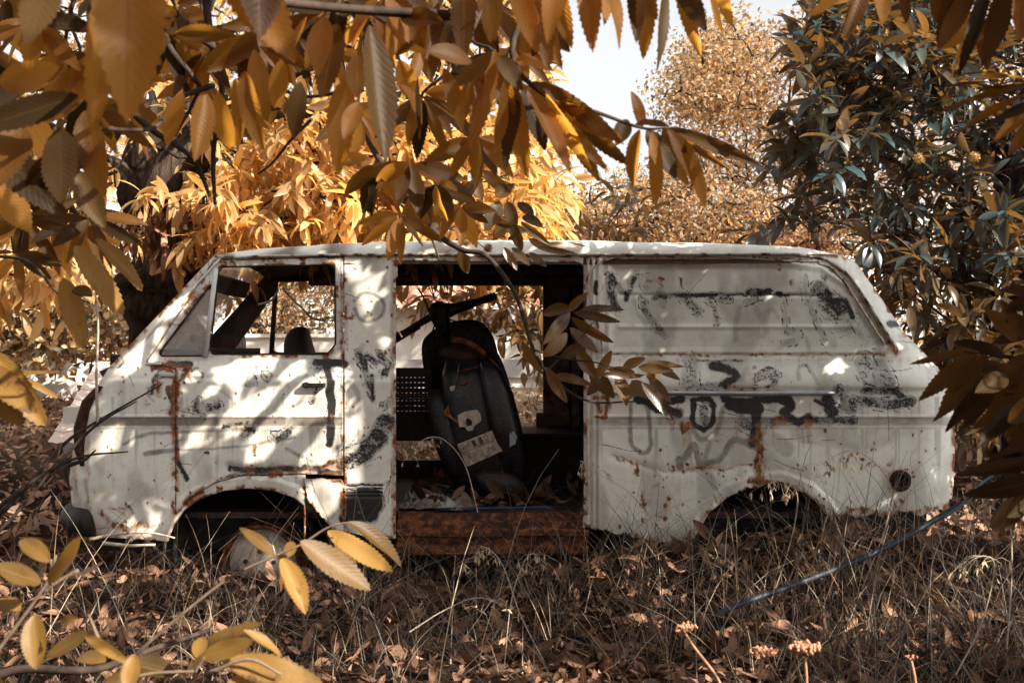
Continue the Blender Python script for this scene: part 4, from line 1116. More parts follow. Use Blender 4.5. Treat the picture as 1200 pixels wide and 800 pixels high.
# distant ridge, its pale bluish haze painted into the colour
hx = np.linspace(-500, 500, 120); hy = np.linspace(420, 800, 24)
HX, HY = np.meshgrid(hx, hy, indexing='ij')
HZ = -3 + 118 * np.sin(np.clip((HY - 420) / 380, 0, 1) * np.pi / 2) * (.55 + .8 * fbm(HX * .008 + 3, HY * .004, 4))
ix = np.arange(HX.size).reshape(HX.shape)
hl = mk('hills', np.stack([HX, HY, HZ], -1).reshape(-1, 3), [np.stack([ix[:-1, :-1], ix[1:, :-1], ix[1:, 1:], ix[:-1, 1:]], -1).reshape(-1, 4)], simple_mat('hazy_hillside', (.40, .43, .44), (.34, .37, .38), .05, .95, .1, 0))
hl['kind'] = 'structure'

# =================================================================== leaf materials
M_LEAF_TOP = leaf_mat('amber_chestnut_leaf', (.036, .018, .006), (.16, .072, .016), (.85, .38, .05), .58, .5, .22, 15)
M_LEAF_SHADE = leaf_mat('shaded_brown_chestnut_leaf', (.030, .020, .010), (.070, .040, .015), (.30, .13, .022), .36, .5, .15, 15)  # darkened leaf copy: deep shade painted into the colour
M_LEAF_SUN = leaf_mat('sunlit_golden_chestnut_leaf', (.52, .35, .15), (.66, .43, .19), (.9, .52, .13), .5, .42, .5, 0, spots=.25)  # brightened leaf copy: sunlit highlights painted into the colour
M_LEAF_DARK = leaf_mat('shaded_sheen_chestnut_leaf', (.030, .072, .080), (.10, .060, .024), (.34, .15, .025), .25, .27, .6, 0, spots=.2)  # shade and bluish sky sheen painted into the base colour
M_LEAF_MIX = leaf_mat('bronze_chestnut_leaf', (.036, .040, .034), (.11, .058, .018), (.45, .2, .035), .36, .32, .6, 14)
M_LEAF_BG = leaf_mat('pale_orange_leaf', (.25, .25, .19), (.50, .30, .15), (.7, .40, .15), .4, .45, .4, 0, spots=0)
M_LEAF_HEDGE = leaf_mat('hedge_leaf', (.14, .19, .19), (.58, .38, .19), (.7, .42, .16), .35, .45, .4, 0, spots=0)
M_LEAF_SAP = leaf_mat('yellow_sapling_leaf', (.17, .098, .026), (.29, .165, .045), (.50, .25, .045), .4, .48, .35, 13, bstr=.09, spots=.85)
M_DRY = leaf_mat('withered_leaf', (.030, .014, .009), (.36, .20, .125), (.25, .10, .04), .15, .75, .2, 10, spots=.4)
def bark_mat(name, a, b):
    t = NT(name)
    v = t.n('Mapping'); v.inputs['Scale'].default_value = (9, 9, 1.6); t.l(t.obj(), v.inputs[0])
    n = t.noise(3.0, 8, v.outputs[0], .65, .8)
    t.principled(t.mix(t.rng(n, .38, .62), a, b), .9, .15, 0, t.bump(n, 1.0, .05))
    return t.m
M_BARK = bark_mat('furrowed_bark', (.022, .015, .012), (.085, .06, .045))
M_TWIG = simple_mat('thin_brown_twig', (.028, .019, .015), (.065, .046, .035), 30, .8, .2, .3)
M_PALETWIG = simple_mat('bleached_twig', (.34, .27, .2), (.5, .42, .33), 30, .8, .2, .3)
M_BURR = simple_mat('spiny_ochre_burr', (.30, .17, .05), (.42, .27, .10), 60, .8, .2, .3)

def burr_mesh(r=.026, n=170):
    mb = MB()
    d = rand_unit(n)
    mb.lathe([(math.sin(a) * r * .62, -math.cos(a) * r * .62) for a in np.linspace(0, math.pi, 8)], (0, 0, 0), (0, 0, 1), 12)
    for v in d:
        a = nrm(np.cross(v, [.3, .5, .8])); b = np.cross(v, a); w = r * .07
        base = v * r * .55
        mb.add([base + a * w, base - a * w * .5 + b * w * .87, base - a * w * .5 - b * w * .87, v * r * rng.uniform(.9, 1.15) + rng.normal(size=3) * r * .08], [(0, 1, 3), (1, 2, 3), (2, 0, 3)])
    return mb
_burr = None
def add_burr(p, parent, s=1.0):
    global _burr
    if _burr is None:
        o = burr_mesh().build('burr', M_BURR, None, smooth=False); _burr = o
    else:
        o = _burr.copy(); C.objects.link(o)
    o.parent = parent
    off = np.zeros(3); q = parent
    while q is not None:
        off += np.array(q.location); q = q.parent
    o.location = np.array(p) - off
    o.scale = (s, s, s); o.rotation_euler = rng.uniform(0, 6, 3)
    return o

def branches(mb, trunkpts, cen, rad=.02, bow=.25, seg=4, stop=.9):
    """thin limbs joining every cluster to the nearest point of the main limbs, short links first"""
    pool = [np.asarray(trunkpts)]
    allp = np.concatenate(pool)
    order = np.argsort([np.min(np.linalg.norm(allp - c, axis=1)) for c in cen])
    P = allp
    for i in order:
        c = cen[i]
        dist = np.linalg.norm(P - c, axis=1) + np.maximum(0, P[:, 2] - c[2]) * .4
        p = P[np.argmin(dist)]
        L = np.linalg.norm(c - p)
        n = 4 if L < .8 else 7
        q = curve(p, c, np.array([0, 0, bow * L * .3]) + rng.normal(size=3) * L * .08, n)
        r0 = rad * (.25 + .5 * min(L, 2))
        mb.tube(q, np.linspace(r0, .004, n), seg, cap=False)
        P = np.concatenate([P, q[1:]])
    return P

def limb(mb, pts, r0, r1, n=6, seg=9):
    q = poly_curve(np.array(pts, float), n)
    q[1:-1] += rng.normal(size=(len(q) - 2, 3)) * r1 * .5
    mb.tube(q, np.linspace(r0, r1, len(q)) * (1 + .08 * rng.normal(size=len(q))), seg)
    return q

def sample_poly(poly, n, d0, d1):
    xs = [p[0] for p in poly]; ys = [p[1] for p in poly]
    out = []
    while len(out) < n:
        a = rng.uniform(min(xs), max(xs), 4 * n); b = rng.uniform(min(ys), max(ys), 4 * n)
        k = sdf(a, b, poly) < 0
        out += list(zip(a[k], b[k]))
    out = np.array(out[:n])
    d = rng.uniform(d0, d1, n)
    return np.stack([(out[:, 0] - 600) * d * K, d - CAMD, CAMZ - (out[:, 1] - 400) * d * K], -1)

# =================================================================== the big chestnut behind the cab
tA = thing('chestnut_tree', 'big golden chestnut with dark furrowed trunk rising behind the cab windscreen', 'tree', (-2.75, 2.9, .0))
tb = MB()
trunk = limb(tb, [(-2.85, 2.9, -.1), (-2.78, 2.9, .5), (-2.62, 2.9, 1.2), (-2.55, 2.85, 1.9), (-2.6, 2.85, 2.5), (-2.5, 2.9, 3.1)], .36, .2, 8, 18)
trunk_o = tb.build('trunk', M_BARK, tA, smooth=True)
lb = MB(); lp = [trunk[-20:]]
for pts, r in (([(-2.6, 2.85, 2.3), (-3.3, 2.5, 2.75), (-4.3, 2.2, 3.3)], .12), ([(-2.55, 2.8, 2.5), (-1.9, 2.5, 3.0), (-1.0, 2.2, 3.3), (-.1, 2.1, 3.3)], .12), ([(-2.55, 2.8, 2.2), (-2.0, 2.0, 2.6), (-1.2, 1.4, 2.7), (-.5, 1.0, 2.55)], .09), ([(-2.5, 2.9, 3.0), (-2.3, 3.0, 3.9), (-1.6, 3.1, 4.8)], .14), ([(-2.5, 2.9, 3.0), (-3.2, 3.2, 3.9), (-4.0, 3.4, 4.7)], .12), ([(-2.6, 2.8, 2.0), (-3.2, 1.9, 2.2), (-3.7, 1.2, 2.25)], .08), ([(-2.55, 2.9, 2.7), (-1.4, 3.6, 3.2), (-.4, 4.2, 3.4)], .09)):
    lp.append(limb(lb, pts, r, .025, 6, 8))
lp = np.concatenate(lp)
cenA = np.concatenate([sample_poly([(-160, -70), (560, -70), (640, -30), (600, 90), (630, 180), (628, 268), (520, 282), (300, 276), (225, 292), (120, 310), (-160, 330)], 430, 6.9, 10.0),
                       sample_poly([(225, 200), (330, 140), (560, 130), (632, 200), (628, 284), (520, 286), (300, 284), (250, 300)], 520, 6.9, 8.8),
                       sample_poly([(-60, 250), (120, 250), (135, 300), (60, 330), (-60, 350)], 60, 5.6, 7.2)])
axA = nrm(nrm(cenA - np.array([-2.3, 2.9, 2.6])) + rng.normal(size=cenA.shape) * .5 + np.array([0, 0, -.15]))
branches(lb, lp, cenA, .03)
lb.build('limbs', M_BARK, tA, smooth=True)
LA = Leaves()
clusters(LA, TPL_MID, cenA, axA, 12, .18, .32, 1.0, .4, .25, hue=rng.random(len(cenA)))
LA.build('crown', M_LEAF_SUN, tA)
# hank of withered leaves by the trunk
LW = Leaves()
n = 90
pb = np.stack([rng.normal(W(192, 0, 7.2)[0], .13, n), rng.normal(1.55, .12, n), rng.normal(W(0, 262, 7.2)[2], .09, n)], -1)
LW.add(TPL_MID, pb, np.array([0, 0, -1.0]) + rng.normal(size=(n, 3)) * .35, rng.normal(size=(n, 3)), rng.uniform(.12, .24, n), .2, rng.uniform(-1.6, 1.6, n), .9, .05)
LW.build('withered_leaves', M_DRY, tA)

# =================================================================== chestnut to the right, behind the tail
tC = thing('chestnut_tree', 'dark glossy chestnut with pale burrs standing behind the tail of the van', 'tree', (4.05, 3.6, .1))
tb = MB()
trunk = limb(tb, [(4.1, 3.6, 0), (4.05, 3.6, .8), (3.95, 3.6, 1.6), (4.05, 3.6, 2.3), (4.0, 3.7, 3.0)], .2, .11, 6, 14)
tb.build('trunk', M_BARK, tC, smooth=True)
lb = MB(); lp = [trunk[-14:]]
for pts, r in (([(4.0, 3.6, 1.5), (3.5, 3.3, 1.75), (2.9, 3.1, 1.85), (2.3, 3.0, 1.8)], .05), ([(4.0, 3.6, 2.0), (3.4, 3.3, 2.6), (2.6, 3.0, 2.9), (2.1, 3.0, 2.75)], .06), ([(4.0, 3.6, 2.6), (3.3, 3.6, 3.4), (2.9, 3.6, 4.3)], .07), ([(4.05, 3.7, 2.8), (4.6, 3.6, 3.7), (4.8, 3.5, 4.5)], .07), ([(4.05, 3.6, 1.9), (4.8, 3.2, 2.4), (5.5, 3.0, 2.7)], .06), ([(4.0, 3.6, 1.3), (3.4, 2.8, 1.35), (2.9, 2.5, 1.2)], .04)):
    lp.append(limb(lb, pts, r, .015, 6, 7))
lp = np.concatenate(lp)
cenC = np.concatenate([sample_poly([(925, -240), (1420, -240), (1420, 330), (1060, 330), (1000, 285), (905, 268), (940, 215), (915, 190), (965, 120), (935, 60), (950, 0)], 900, 7.6, 10.6),
                       sample_poly([(1045, 300), (1420, 300), (1420, 520), (1130, 500), (1085, 410)], 340, 7.6, 10.2), sample_poly([(950, 20), (1100, 10), (1150, 110), (1010, 190), (915, 185), (965, 110)], 90, 7.3, 8.2)])
axC = nrm(nrm(cenC - np.array([4.0, 4.2, 2.4])) + rng.normal(size=cenC.shape) * .5 + np.array([0, -.35, .35]))
branches(lb, lp, cenC, .028)
lb.build('limbs', M_BARK, tC, smooth=True)
LC = Leaves()
clusters(LC, TPL_MID, cenC, axC, 12, .205, .26, 1.15, -.02, .29, hue=np.where(cenC[:, 2] < 1.75, rng.uniform(.6, 1, len(cenC)), rng.uniform(0, .55, len(cenC))))  # colour by height: sky sheen above, shaded brown undersides painted below
LC.build('crown', M_LEAF_DARK, tC)
for px, py in ((1000, 42), (1059, 44), (1073, 43), (1057, 52), (1066, 68), (1062, 73), (1050, 70), (1045, 85), (1075, 99), (1063, 113), (1110, 118), (1002, 36), (985, 24), (1077, 186), (1142, 184), (1036, 40), (1150, 82), (950, 100)):
    add_burr(W(px, py, 7.35), tC, 1.5)

# young chestnut seen through the open doorway
tY = thing('chestnut_sapling', 'young green chestnut with burrs seen through the open side of the van', 'tree', (1.0, 3.6, .1))
tb = MB()
trunk = limb(tb, [(.75, 3.6, .1), (.72, 3.6, .8), (.55, 3.5, 1.5), (.3, 3.4, 2.0)], .05, .03, 6, 10)
tb.build('trunk', M_BARK, tY, smooth=True)
lb = MB()
lp = np.concatenate([trunk[6:], limb(lb, [(.6, 3.5, 1.3), (.1, 3.3, 1.75), (-.6, 3.2, 1.8)], .025, .008), limb(lb, [(.6, 3.5, 1.2), (.2, 3.2, 1.35), (-.1, 3.0, 1.3)], .02, .006), limb(lb, [(.3, 3.4, 1.9), (-.3, 3.4, 2.1), (-.9, 3.3, 2.1)], .02, .006)])
cenY = np.concatenate([sample_poly([(470, 250), (660, 250), (668, 420), (610, 405), (575, 400), (560, 368), (520, 352), (470, 350)], 75, 8.5, 9.5), sample_poly([(600, 340), (668, 340), (668, 425), (625, 425)], 14, 8.3, 9.0), sample_poly([(660, 250), (760, 230), (760, 330), (660, 420)], 25, 8.5, 9.5)])
branches(lb, lp, cenY, .015)
lb.build('limbs', M_TWIG, tY, smooth=True)
LY = Leaves()
clusters(LY, TPL_MID, cenY, nrm(rng.normal(size=cenY.shape) + np.array([-.3, -.5, 0])), 8, .17, .26, 1.0, .35, .3, hue=rng.uniform(0, .8, len(cenY)))
LY.build('crown', leaf_mat('grey_green_chestnut_leaf', (.15, .17, .14), (.30, .17, .06), (.5, .25, .06), .4, .35, .6, 0, spots=.2), tY)
for px, py in ((524, 347), (533, 351), (610, 379), (572, 336), (618, 340)):
    add_burr(W(px, py, 8.3), tY, 1.45)

# =================================================================== background trees and hedge, small leaves
def bg_tree(label, x, y, boxes, n, leaf=.075, h=3.0, r=.16, mat=M_LEAF_BG, name='broadleaf_tree', nl=54, hue=(0, 1)):
    t = thing(name, label, 'tree', (x, y, float(gz(x, y))), 'sunlit trees beyond the van')
    z0 = float(gz(x, y))
    tb = MB(); tr = limb(tb, [(x, y, z0 - .1), (x + .1, y, z0 + h * .3), (x - .05, y, z0 + h * .6), (x, y, z0 + h)], r, r * .4, 5, 10)
    tb.build('trunk', M_BARK, t, smooth=True)
    cen = np.concatenate([sample_poly(p, int(n * f), d0, d1) for p, f, d0, d1 in boxes])
    lb = MB(); branches(lb, tr[4:], cen, .05, .2)
    lb.build('limbs', M_BARK, t, smooth=True)
    L = Leaves()
    N = len(cen) * nl
    c = np.repeat(cen, nl, 0) + rng.normal(size=(N, 3)) * np.array([.20, .20, .15])
    rnd = rng.random((N, 3)); rnd[:, 0] = np.clip(np.repeat(rng.uniform(hue[0], hue[1], len(cen)), nl) + rng.normal(size=N) * .25, 0, 1)
    L.add(TPL_TINY, c, rand_unit(N) + np.array([0, 0, -.3]), rand_unit(N) + np.array([0, 0, .8]), .88 * leaf * rng.uniform(.6, 1.3, N), .62, .4, .3, rnd=rnd)
    L.build('crown', mat, t)
    return t
bg_tree('pale orange leafy tree with its round low crown just above the van roof', 1.9, 9.5, [([(640, 250), (690, 215), (760, 205), (850, 215), (905, 250), (905, 330), (690, 340)], 1.0, 13.5, 17)], 330, .075, 2.6)
bg_tree('tall airy orange tree against the white sky', 4.6, 11.5, [([(760, 230), (800, 150), (770, 110), (800, 60), (850, 20), (890, 45), (960, 20), (1010, 60), (1010, 300), (760, 300)], .8, 15, 19), ([(780, 130), (800, 60), (850, 20), (890, 40), (900, 130)], .2, 15, 18)], 520, .08, 4.2, .2)
bg_tree('orange tree half hidden behind the dark chestnut', 7.2, 9.0, [([(960, -60), (1300, -60), (1300, 420), (1000, 420), (960, 280)], 1.0, 13, 17)], 380, .08, 4.0, .2)
bg_tree('pale tree filling the gaps behind the golden chestnut crown', -3.6, 12.0, [([(60, -40), (420, -40), (420, 400), (60, 390)], 1.0, 16, 20)], 260, .085, 4.0, .2)
bg_tree('sunlit bushy tree beyond the white wall, seen through the cab window', -3.2, 8.6, [([(280, 330), (330, 300), (470, 300), (480, 380), (470, 398), (280, 398)], 1.0, 13.6, 15.5)], 110, .07, 1.6, .1)
def bush(label, boxes, n, leaf, mat, loc, nl=26, name='bush', hue=(0, 1), sig=.12):
    t = thing(name, label, 'bush', loc)
    cen = np.concatenate([sample_poly(p, int(n * f), d0, d1) for p, f, d0, d1 in boxes])
    lb = MB(); x, y, z = loc
    branches(lb, np.array([[x + dx, y + dy, z + h] for dx in (-.5, 0, .5) for dy in (-.2, .2) for h in (0, .2, .4)]), cen, .02, .1)
    lb.build('stems', M_TWIG, t)
    L = Leaves(); N = len(cen) * nl
    c = np.repeat(cen, nl, 0) + rng.normal(size=(N, 3)) * sig
    rnd = rng.random((N, 3)); rnd[:, 0] = np.clip(np.repeat(rng.uniform(hue[0], hue[1], len(cen)), nl) + rng.normal(size=N) * .3, 0, 1)
    L.add(TPL_TINY, c, rand_unit(N) + np.array([0, 0, -.4]), rand_unit(N) + np.array([0, -.5, .5]), leaf * rng.uniform(.6, 1.3, N), .8, .3, .3, rnd=rnd)
    L.build('leaves', mat, t)
    return t
bush('tall round-leaved hedge in blue green and pale orange left of the trunk', [([(-140, 330), (30, 315), (150, 325), (172, 398), (150, 410), (70, 416), (-140, 425)], 1.0, 11.3, 12.6)], 330, .10, M_LEAF_HEDGE, (-4.9, 6.4, float(gz(-4.9, 6.4))), 22, 'hedge_bush')
bush('low orange brown bush glimpsed right of the tail between dark leaves', [([(1110, 420), (1420, 380), (1420, 560), (1110, 560)], 1.0, 10, 12)], 130, .07, M_LEAF_BG, (4.9, 5.2, float(gz(4.9, 5.2))), 24, 'orange_bush', hue=(.5, 1))

# =================================================================== low wall, tiled house, tiled lean-to
def plaster(name, a, b):
    t = NT(name); n = t.noise(2.2, 8); n2 = t.noise(40, 5)
    t.principled(t.mix(t.rng(n, .4, .65), a, b), .9, .15, 0, t.bump(n2, .25, .01)); return t.m
M_WALL = plaster('sun_bleached_render', (.72, .70, .66), (.60, .56, .50))
def tile_mat():
    t = NT('pale_clay_tile'); n = t.noise(5, 6); n2 = t.noise(40, 4)
    t.principled(t.mix(t.rng(n, .4, .62), (.60, .36, .26), (.50, .28, .19)), .85, .2, 0, t.bump(n2, .2, .005)); return t.m
M_TILE = tile_mat()
def tile_roof(name, x0, x1, ylo, zlo, yhi, zhi, parent, course=.30, pitch=.2, amp=1.0, mat=None):
    nx = int((x1 - x0) / pitch * 8) + 1; L = math.hypot(yhi - ylo, zhi - zlo); ncs = max(2, int(L / course))
    X = np.linspace(x0, x1, nx)
    up = np.array([0, yhi - ylo, zhi - zlo]) / L; nn = np.array([0, -up[2], up[1]])
    rowsV = []
    for k in range(ncs):
        for f, h in ((0.0, .05), (.02, .055), (1.0, .0)):
            s = (k + f) * L / ncs
            w = np.abs(np.cos((X - x0) / pitch * np.pi))
            bow = amp * (1 - w) * .05 * (1 if f < .5 else .4)
            P = np.array([0, ylo, zlo]) + up * (s - (bow[:, None] if f < .1 else 0)) + nn * (h * amp + w[:, None] * .06 * amp)
            P = P + np.stack([X, X * 0, X * 0], -1)
            rowsV.append(P)
    return MB().loft(rowsV, closed=False).build(name, mat or M_TILE, parent)
hs_ = thing('house', 'low white house with a pink clay tile roof beyond the doorway of the van', 'house', (.9, 9.0, .7))
hb = MB()
xa, xb = W(452, 0, 14)[0], W(1000, 0, 14)[0]
zt = W(0, 362, 14)[2]
hb.box(((xa + xb) / 2, 10.9, (zt + .3) / 2), (xb - xa, 5.0, zt - .3)).build('wall', M_WALL, hs_)
tile_roof('roof', xa - .25, xb + .25, 8.15, zt - .06, 10.9, zt + 1.25, hs_)
hb = MB().box(((xa + xb) / 2, 8.37, .93), (xb - xa + .04, .06, .22)); hb.build('plinth', plaster('grey_plinth', (.45, .44, .42), (.36, .35, .34)), hs_)
wl = MB()
for a, b in ((-1400, 300), (300, 452)):
    p, q = W(a, 0, 13.2)[0], W(b, 0, 13.2)[0]
    wl.box(((p + q) / 2, 7.6, .75), (q - p, .25, 1.1))
p, q = W(-1400, 0, 13.2)[0], W(452, 0, 13.2)[0]
wl = MB().box(((p + q) / 2, 7.6, .78), (q - p, .25, 1.05)).box(((p + q) / 2, 7.6, 1.325), (q - p + .02, .33, .04))
tag(wl.build('garden_wall', M_WALL), 'long low whitewashed garden wall behind the cab', 'wall')
ln = thing('tiled_lean_to', 'low lean-to with scalloped pink clay tiles left of the nose', 'lean-to', (-4.0, 4.6, .35))
tile_roof('roof', W(62, 0, 10.1)[0], W(300, 0, 10.1)[0], 4.4, W(0, 520, 10.0)[2], 5.6, W(0, 424, 11.2)[2], ln, .17, .16, .2, plaster('sunlit_clay_tile', (.86, .76, .69), (.80, .66, .58)))  # sun glare on these tiles painted in as a paler colour
MB().box(((W(62, 0, 10.1)[0] + W(300, 0, 10.1)[0]) / 2, 5.1, .42), (W(300, 0, 10.1)[0] - W(62, 0, 10.1)[0] - .06, .9, .5)).build('wall', M_WALL, ln)

# =================================================================== canopy: a chestnut standing out of frame to the right, its boughs reach over the van
tB = thing('chestnut_tree', 'amber chestnut whose big serrated leaves hang over the top and right edge of the picture', 'tree', (3.6, -3.0, 0))
tb = MB()
trunk = limb(tb, [(3.7, -3.0, -.1), (3.65, -3.0, .8), (3.7, -2.95, 1.7), (3.5, -3.0, 2.6), (3.3, -2.9, 3.6)], .26, .16, 6, 14)
tb.build('trunk', M_BARK, tB, smooth=True)
lb = MB(); lp = [trunk[-12:]]
for pts, r in (([(3.6, -3.0, 2.2), (2.4, -3.1, 2.7), (1.2, -3.3, 2.75), (-.2, -3.4, 2.7), (-1.5, -3.6, 2.6)], .09), ([(3.5, -3.0, 2.7), (2.6, -2.2, 3.5), (1.2, -1.5, 3.8), (-.3, -1.2, 3.8)], .09), ([(3.4, -3.0, 3.0), (3.8, -1.5, 3.5), (4.2, -.9, 3.4), (4.9, -.8, 2.9)], .08), ([(3.4, -3.0, 3.0), (2.2, -4.2, 3.6), (.8, -5.2, 3.8), (-.6, -5.8, 3.6)], .08), ([(3.6, -3, 1.9), (2.9, -3.0, 1.7), (2.1, -3.1, 1.45)], .03), ([(3.3, -2.9, 3.5), (3.4, -3.2, 4.4), (2.9, -3.6, 5.2)], .1)):
    lp.append(limb(lb, pts, r, .02, 6, 8))
lp = np.concatenate(lp)
# spots where the sun gets through to the van's side (centre, half length, half width, slant in degrees)
LIT = [(135, 517, 26, 15, 35), (178, 398, 48, 9, 45), (226, 338, 22, 8, 45), (160, 426, 24, 8, 20), (300, 424, 46, 10, 18), (350, 430, 28, 9, 35), (366, 456, 32, 11, 33), (306, 470, 20, 9, 20), (270, 492, 18, 8, 40), (330, 494, 42, 9, 28),
       (308, 530, 24, 7, 30), (300, 474, 14, 11, 60), (368, 538, 32, 11, 50), (392, 508, 30, 10, 45), (386, 478, 18, 11, 20), (168, 598, 30, 10, 45), (196, 580, 13, 7, 40), (182, 616, 20, 7, 40), (240, 574, 16, 4, 30), (374, 588, 32, 20, 60),
       (438, 318, 32, 14, 12), (415, 350, 24, 7, 45), (442, 344, 28, 7, 30), (446, 365, 22, 6, 25), (418, 402, 12, 15, 60), (456, 394, 13, 12, 0), (450, 440, 28, 7, 25), (445, 420, 15, 6, 30), (452, 478, 28, 14, 22), (424, 494, 26, 9, 45), (416, 556, 28, 11, 20),
       (460, 502, 9, 8, 0), (408, 530, 10, 8, 50), (400, 290, 32, 6, 0), (450, 293, 26, 5, 0), (500, 292, 12, 5, 0), (570, 292, 16, 4, 0), (320, 294, 10, 4, 0), (1008, 410, 18, 4, 40), (990, 404, 9, 3, 40), (1012, 520, 12, 3, 45), (298, 655, 26, 26, 0), (420, 640, 44, 14, 20), (240, 330, 10, 6, 40),
       (205, 520, 12, 7, 45), (232, 505, 14, 6, 30), (220, 445, 14, 8, 30), (255, 455, 14, 6, 30), (150, 560, 16, 6, 45), (120, 470, 12, 6, 40)]
for _ in range(60):
    LIT.append((rng.uniform(110, 460), rng.uniform(420, 625), rng.uniform(6, 12), rng.uniform(2.4, 4), rng.uniform(20, 50)))
mu, mv = np.meshgrid(np.arange(40, 1200), np.arange(260, 760), indexing='ij')
LM = np.zeros(mu.shape, bool)
for cx, cy, a, b, an in LIT:
    c, s = math.cos(math.radians(an)), -math.sin(math.radians(an))
    x = (mu - cx) * c + (mv - cy) * s; y = -(mu - cx) * s + (mv - cy) * c
    LM |= (x / a) ** 2 + (y / b) ** 2 < 1
# ground patches, in metres
GL = [(-2.1, -1.2, .35, .12), (-1.2, -1.1, .3, .06), (.1, -.55, .22, .05), (-.2, -.9, .3, .06), (.5, -.8, .3, .05), (1.2, -1.0, .3, .06), (1.7, -.7, .25, .05), (-1.95, -.9, .9, .28), (-1.5, -1.25, .5, .2), (-2.6, -.4, .5, .3), (-.5, -1.25, .35, .1), (.2, -1.4, .5, .1), (.7, -1.3, .4, .08), (-2.4, -1.3, .5, .3)]
def lit_frac(P):
    t = P[..., 1] / SUN[1]
    Q = P - SUN * t[..., None]
    u = np.round(600 + Q[..., 0] / .0042).astype(int) - 40; v = np.round(400 - (Q[..., 2] - CAMZ) / .0042).astype(int) - 260
    ok = (u >= 0) & (u < LM.shape[0]) & (v >= 0) & (v < LM.shape[1]) & (P[..., 1] < 0)
    h = np.zeros(P.shape[:-1], bool)
    h[ok] = LM[u[ok], v[ok]]
    G0 = P - SUN * (P[..., 2] / SUN[2])[..., None]
    for cx, cy, a, b in GL:
        h |= ((G0[..., 0] - cx) / a) ** 2 + ((G0[..., 1] - cy) / b) ** 2 < 1
    return h.mean(1)
def in_view(P, m=1.03):
    d = P[..., 1] + CAMD
    return ((d > .05) & (np.abs(P[..., 0]) < d * K * 600 * m) & (np.abs(P[..., 2] - CAMZ) < d * K * 400 * m)).any(-1)
RAYS = np.array([W(*p) for p in ((600, 20, 1.9), (570, 70, 1.95), (440, 100, 1.95), (300, 110, 1.95), (290, 150, 2), (650, 60, 1.9), (560, 130, 2), (530, 60, 2), (480, 210, 2.7), (510, 230, 2.9), (395, 60, 2), (345, 60, 2.2), (690, 180, 2.05), (620, 160, 2.05), (390, 150, 2.0), (815, 200, 2.05),
    (803, 735, 2.5), (893, 765, 2.5), (943, 760, 2.45), (1070, 772, 2.5), (390, 660, 2.25), (430, 640, 2.25), (445, 635, 2.25), (345, 685, 2.25), (60, 750, 1.9), (80, 655, 1.9), (255, 750, 1.75), (310, 785, 1.75), (240, 780, 1.75), (20, 670, 1.9), (560, 260, 4.45), (600, 280, 4.45), (640, 285, 4.4), (540, 300, 4.4), (120, 320, 2.7), (85, 370, 2.7), (150, 310, 2.7), (40, 200, 1.6), (180, 130, 2.4))])
def keep_canopy(P):
    c = P.mean(1)
    v = c[:, None] - RAYS[None]
    t = v @ SUN
    dist = np.linalg.norm(v - t[..., None] * SUN, axis=-1)
    return (lit_frac(P) < .145) & ~in_view(P) & ~((t > .1) & (dist < .17)).any(1)
def out_t(p0, lo, hi, m=1.08):
    """first distance towards the sun at which the spot is out of the picture"""
    t = lo
    while t < hi:
        q = p0 + SUN * t
        if not in_view(q[None, None], m)[0]:
            return t
        t += .1
    return hi
cen = []
for _ in range(1500):
    u, v = rng.uniform(60, 1170), rng.uniform(262, 660)
    if u > 690 and rng.random() < .3:
        continue
    p = W(u, v, CAMD); t = out_t(p, 2.2, 6) + rng.uniform(0, .7); cen.append(p + SUN * t)
for _ in range(1150):
    p = np.array([rng.uniform(-4.2, 3.6), rng.uniform(-2.3, .3) if rng.random() < .75 else rng.uniform(-4.4, -2.3), 0.0]); t = out_t(p, 3.6, 7.5) + rng.uniform(0, 1.6); cen.append(p + SUN * t)
for _ in range(430):  # extra unseen clusters added up-sun to shade the right-edge leaves
    p = W(rng.uniform(1010, 1330), rng.uniform(300, 680), rng.uniform(1.5, 2.7)); cen.append(p + SUN * (out_t(p, .5, 5, 1.3) + rng.uniform(0, .9)))
for _ in range(60):  # more unseen clusters added to shade the top-right leaves
    p = W(rng.uniform(950, 1250), rng.uniform(-30, 160), 2.1); cen.append(p + SUN * (out_t(p, .3, 5) + rng.uniform(0, .6)))
cenB = np.array(cen)
cenB = cenB[(np.abs(cenB[:, 0]) > .0) & ((np.linalg.norm(cenB - np.array([0, -CAMD, CAMZ]), axis=1)) > .9)]
# unseen leaf curtain added behind and left of the viewpoint to dim sky light
n = 1500
back = np.concatenate([np.stack([rng.uniform(-7.5, 6, n), rng.uniform(-9.5, -7.2, n), rng.uniform(.1, 5.4, n)], -1), np.stack([rng.uniform(-7.5, -6, 700), rng.uniform(-8, -2.6, 700), rng.uniform(.1, 4.5, 700)], -1)])
LB = Leaves()
clusters(LB, TPL_LOW, back, nrm(rng.normal(size=back.shape)), 8, .24, .35, .95, .3, .42, keep=keep_canopy)
axB = nrm(rng.normal(size=cenB.shape) + np.array([-.5, 0, -.2]))
clusters(LB, TPL_LOW, cenB, axB, 10, .15, .3, .95, .3, .40, keep=keep_canopy)
LB.build('crown', M_LEAF_SHADE, tB)  # also holds the unseen curtain added to dim the sky light
lp = np.concatenate([lp] + [limb(lb, q, .07, .02, 6, 8) for q in ([(3.4, -3.0, 2.6), (4.0, -5.5, 3.0), (3.0, -8.0, 3.0), (.0, -8.5, 2.8)], [(.0, -8.5, 2.8), (-3, -8.5, 2.4), (-6, -8.2, 1.8)], [(3.6, -3.0, 2.4), (6.0, -5.5, 2.8), (7.0, -8.0, 2.6)])])
branches(lb, lp, back[::6], .03, .1)
branches(lb, lp, cenB[~in_view(cenB[:, None] * 1.0, 1.2)][::5], .014, .1)

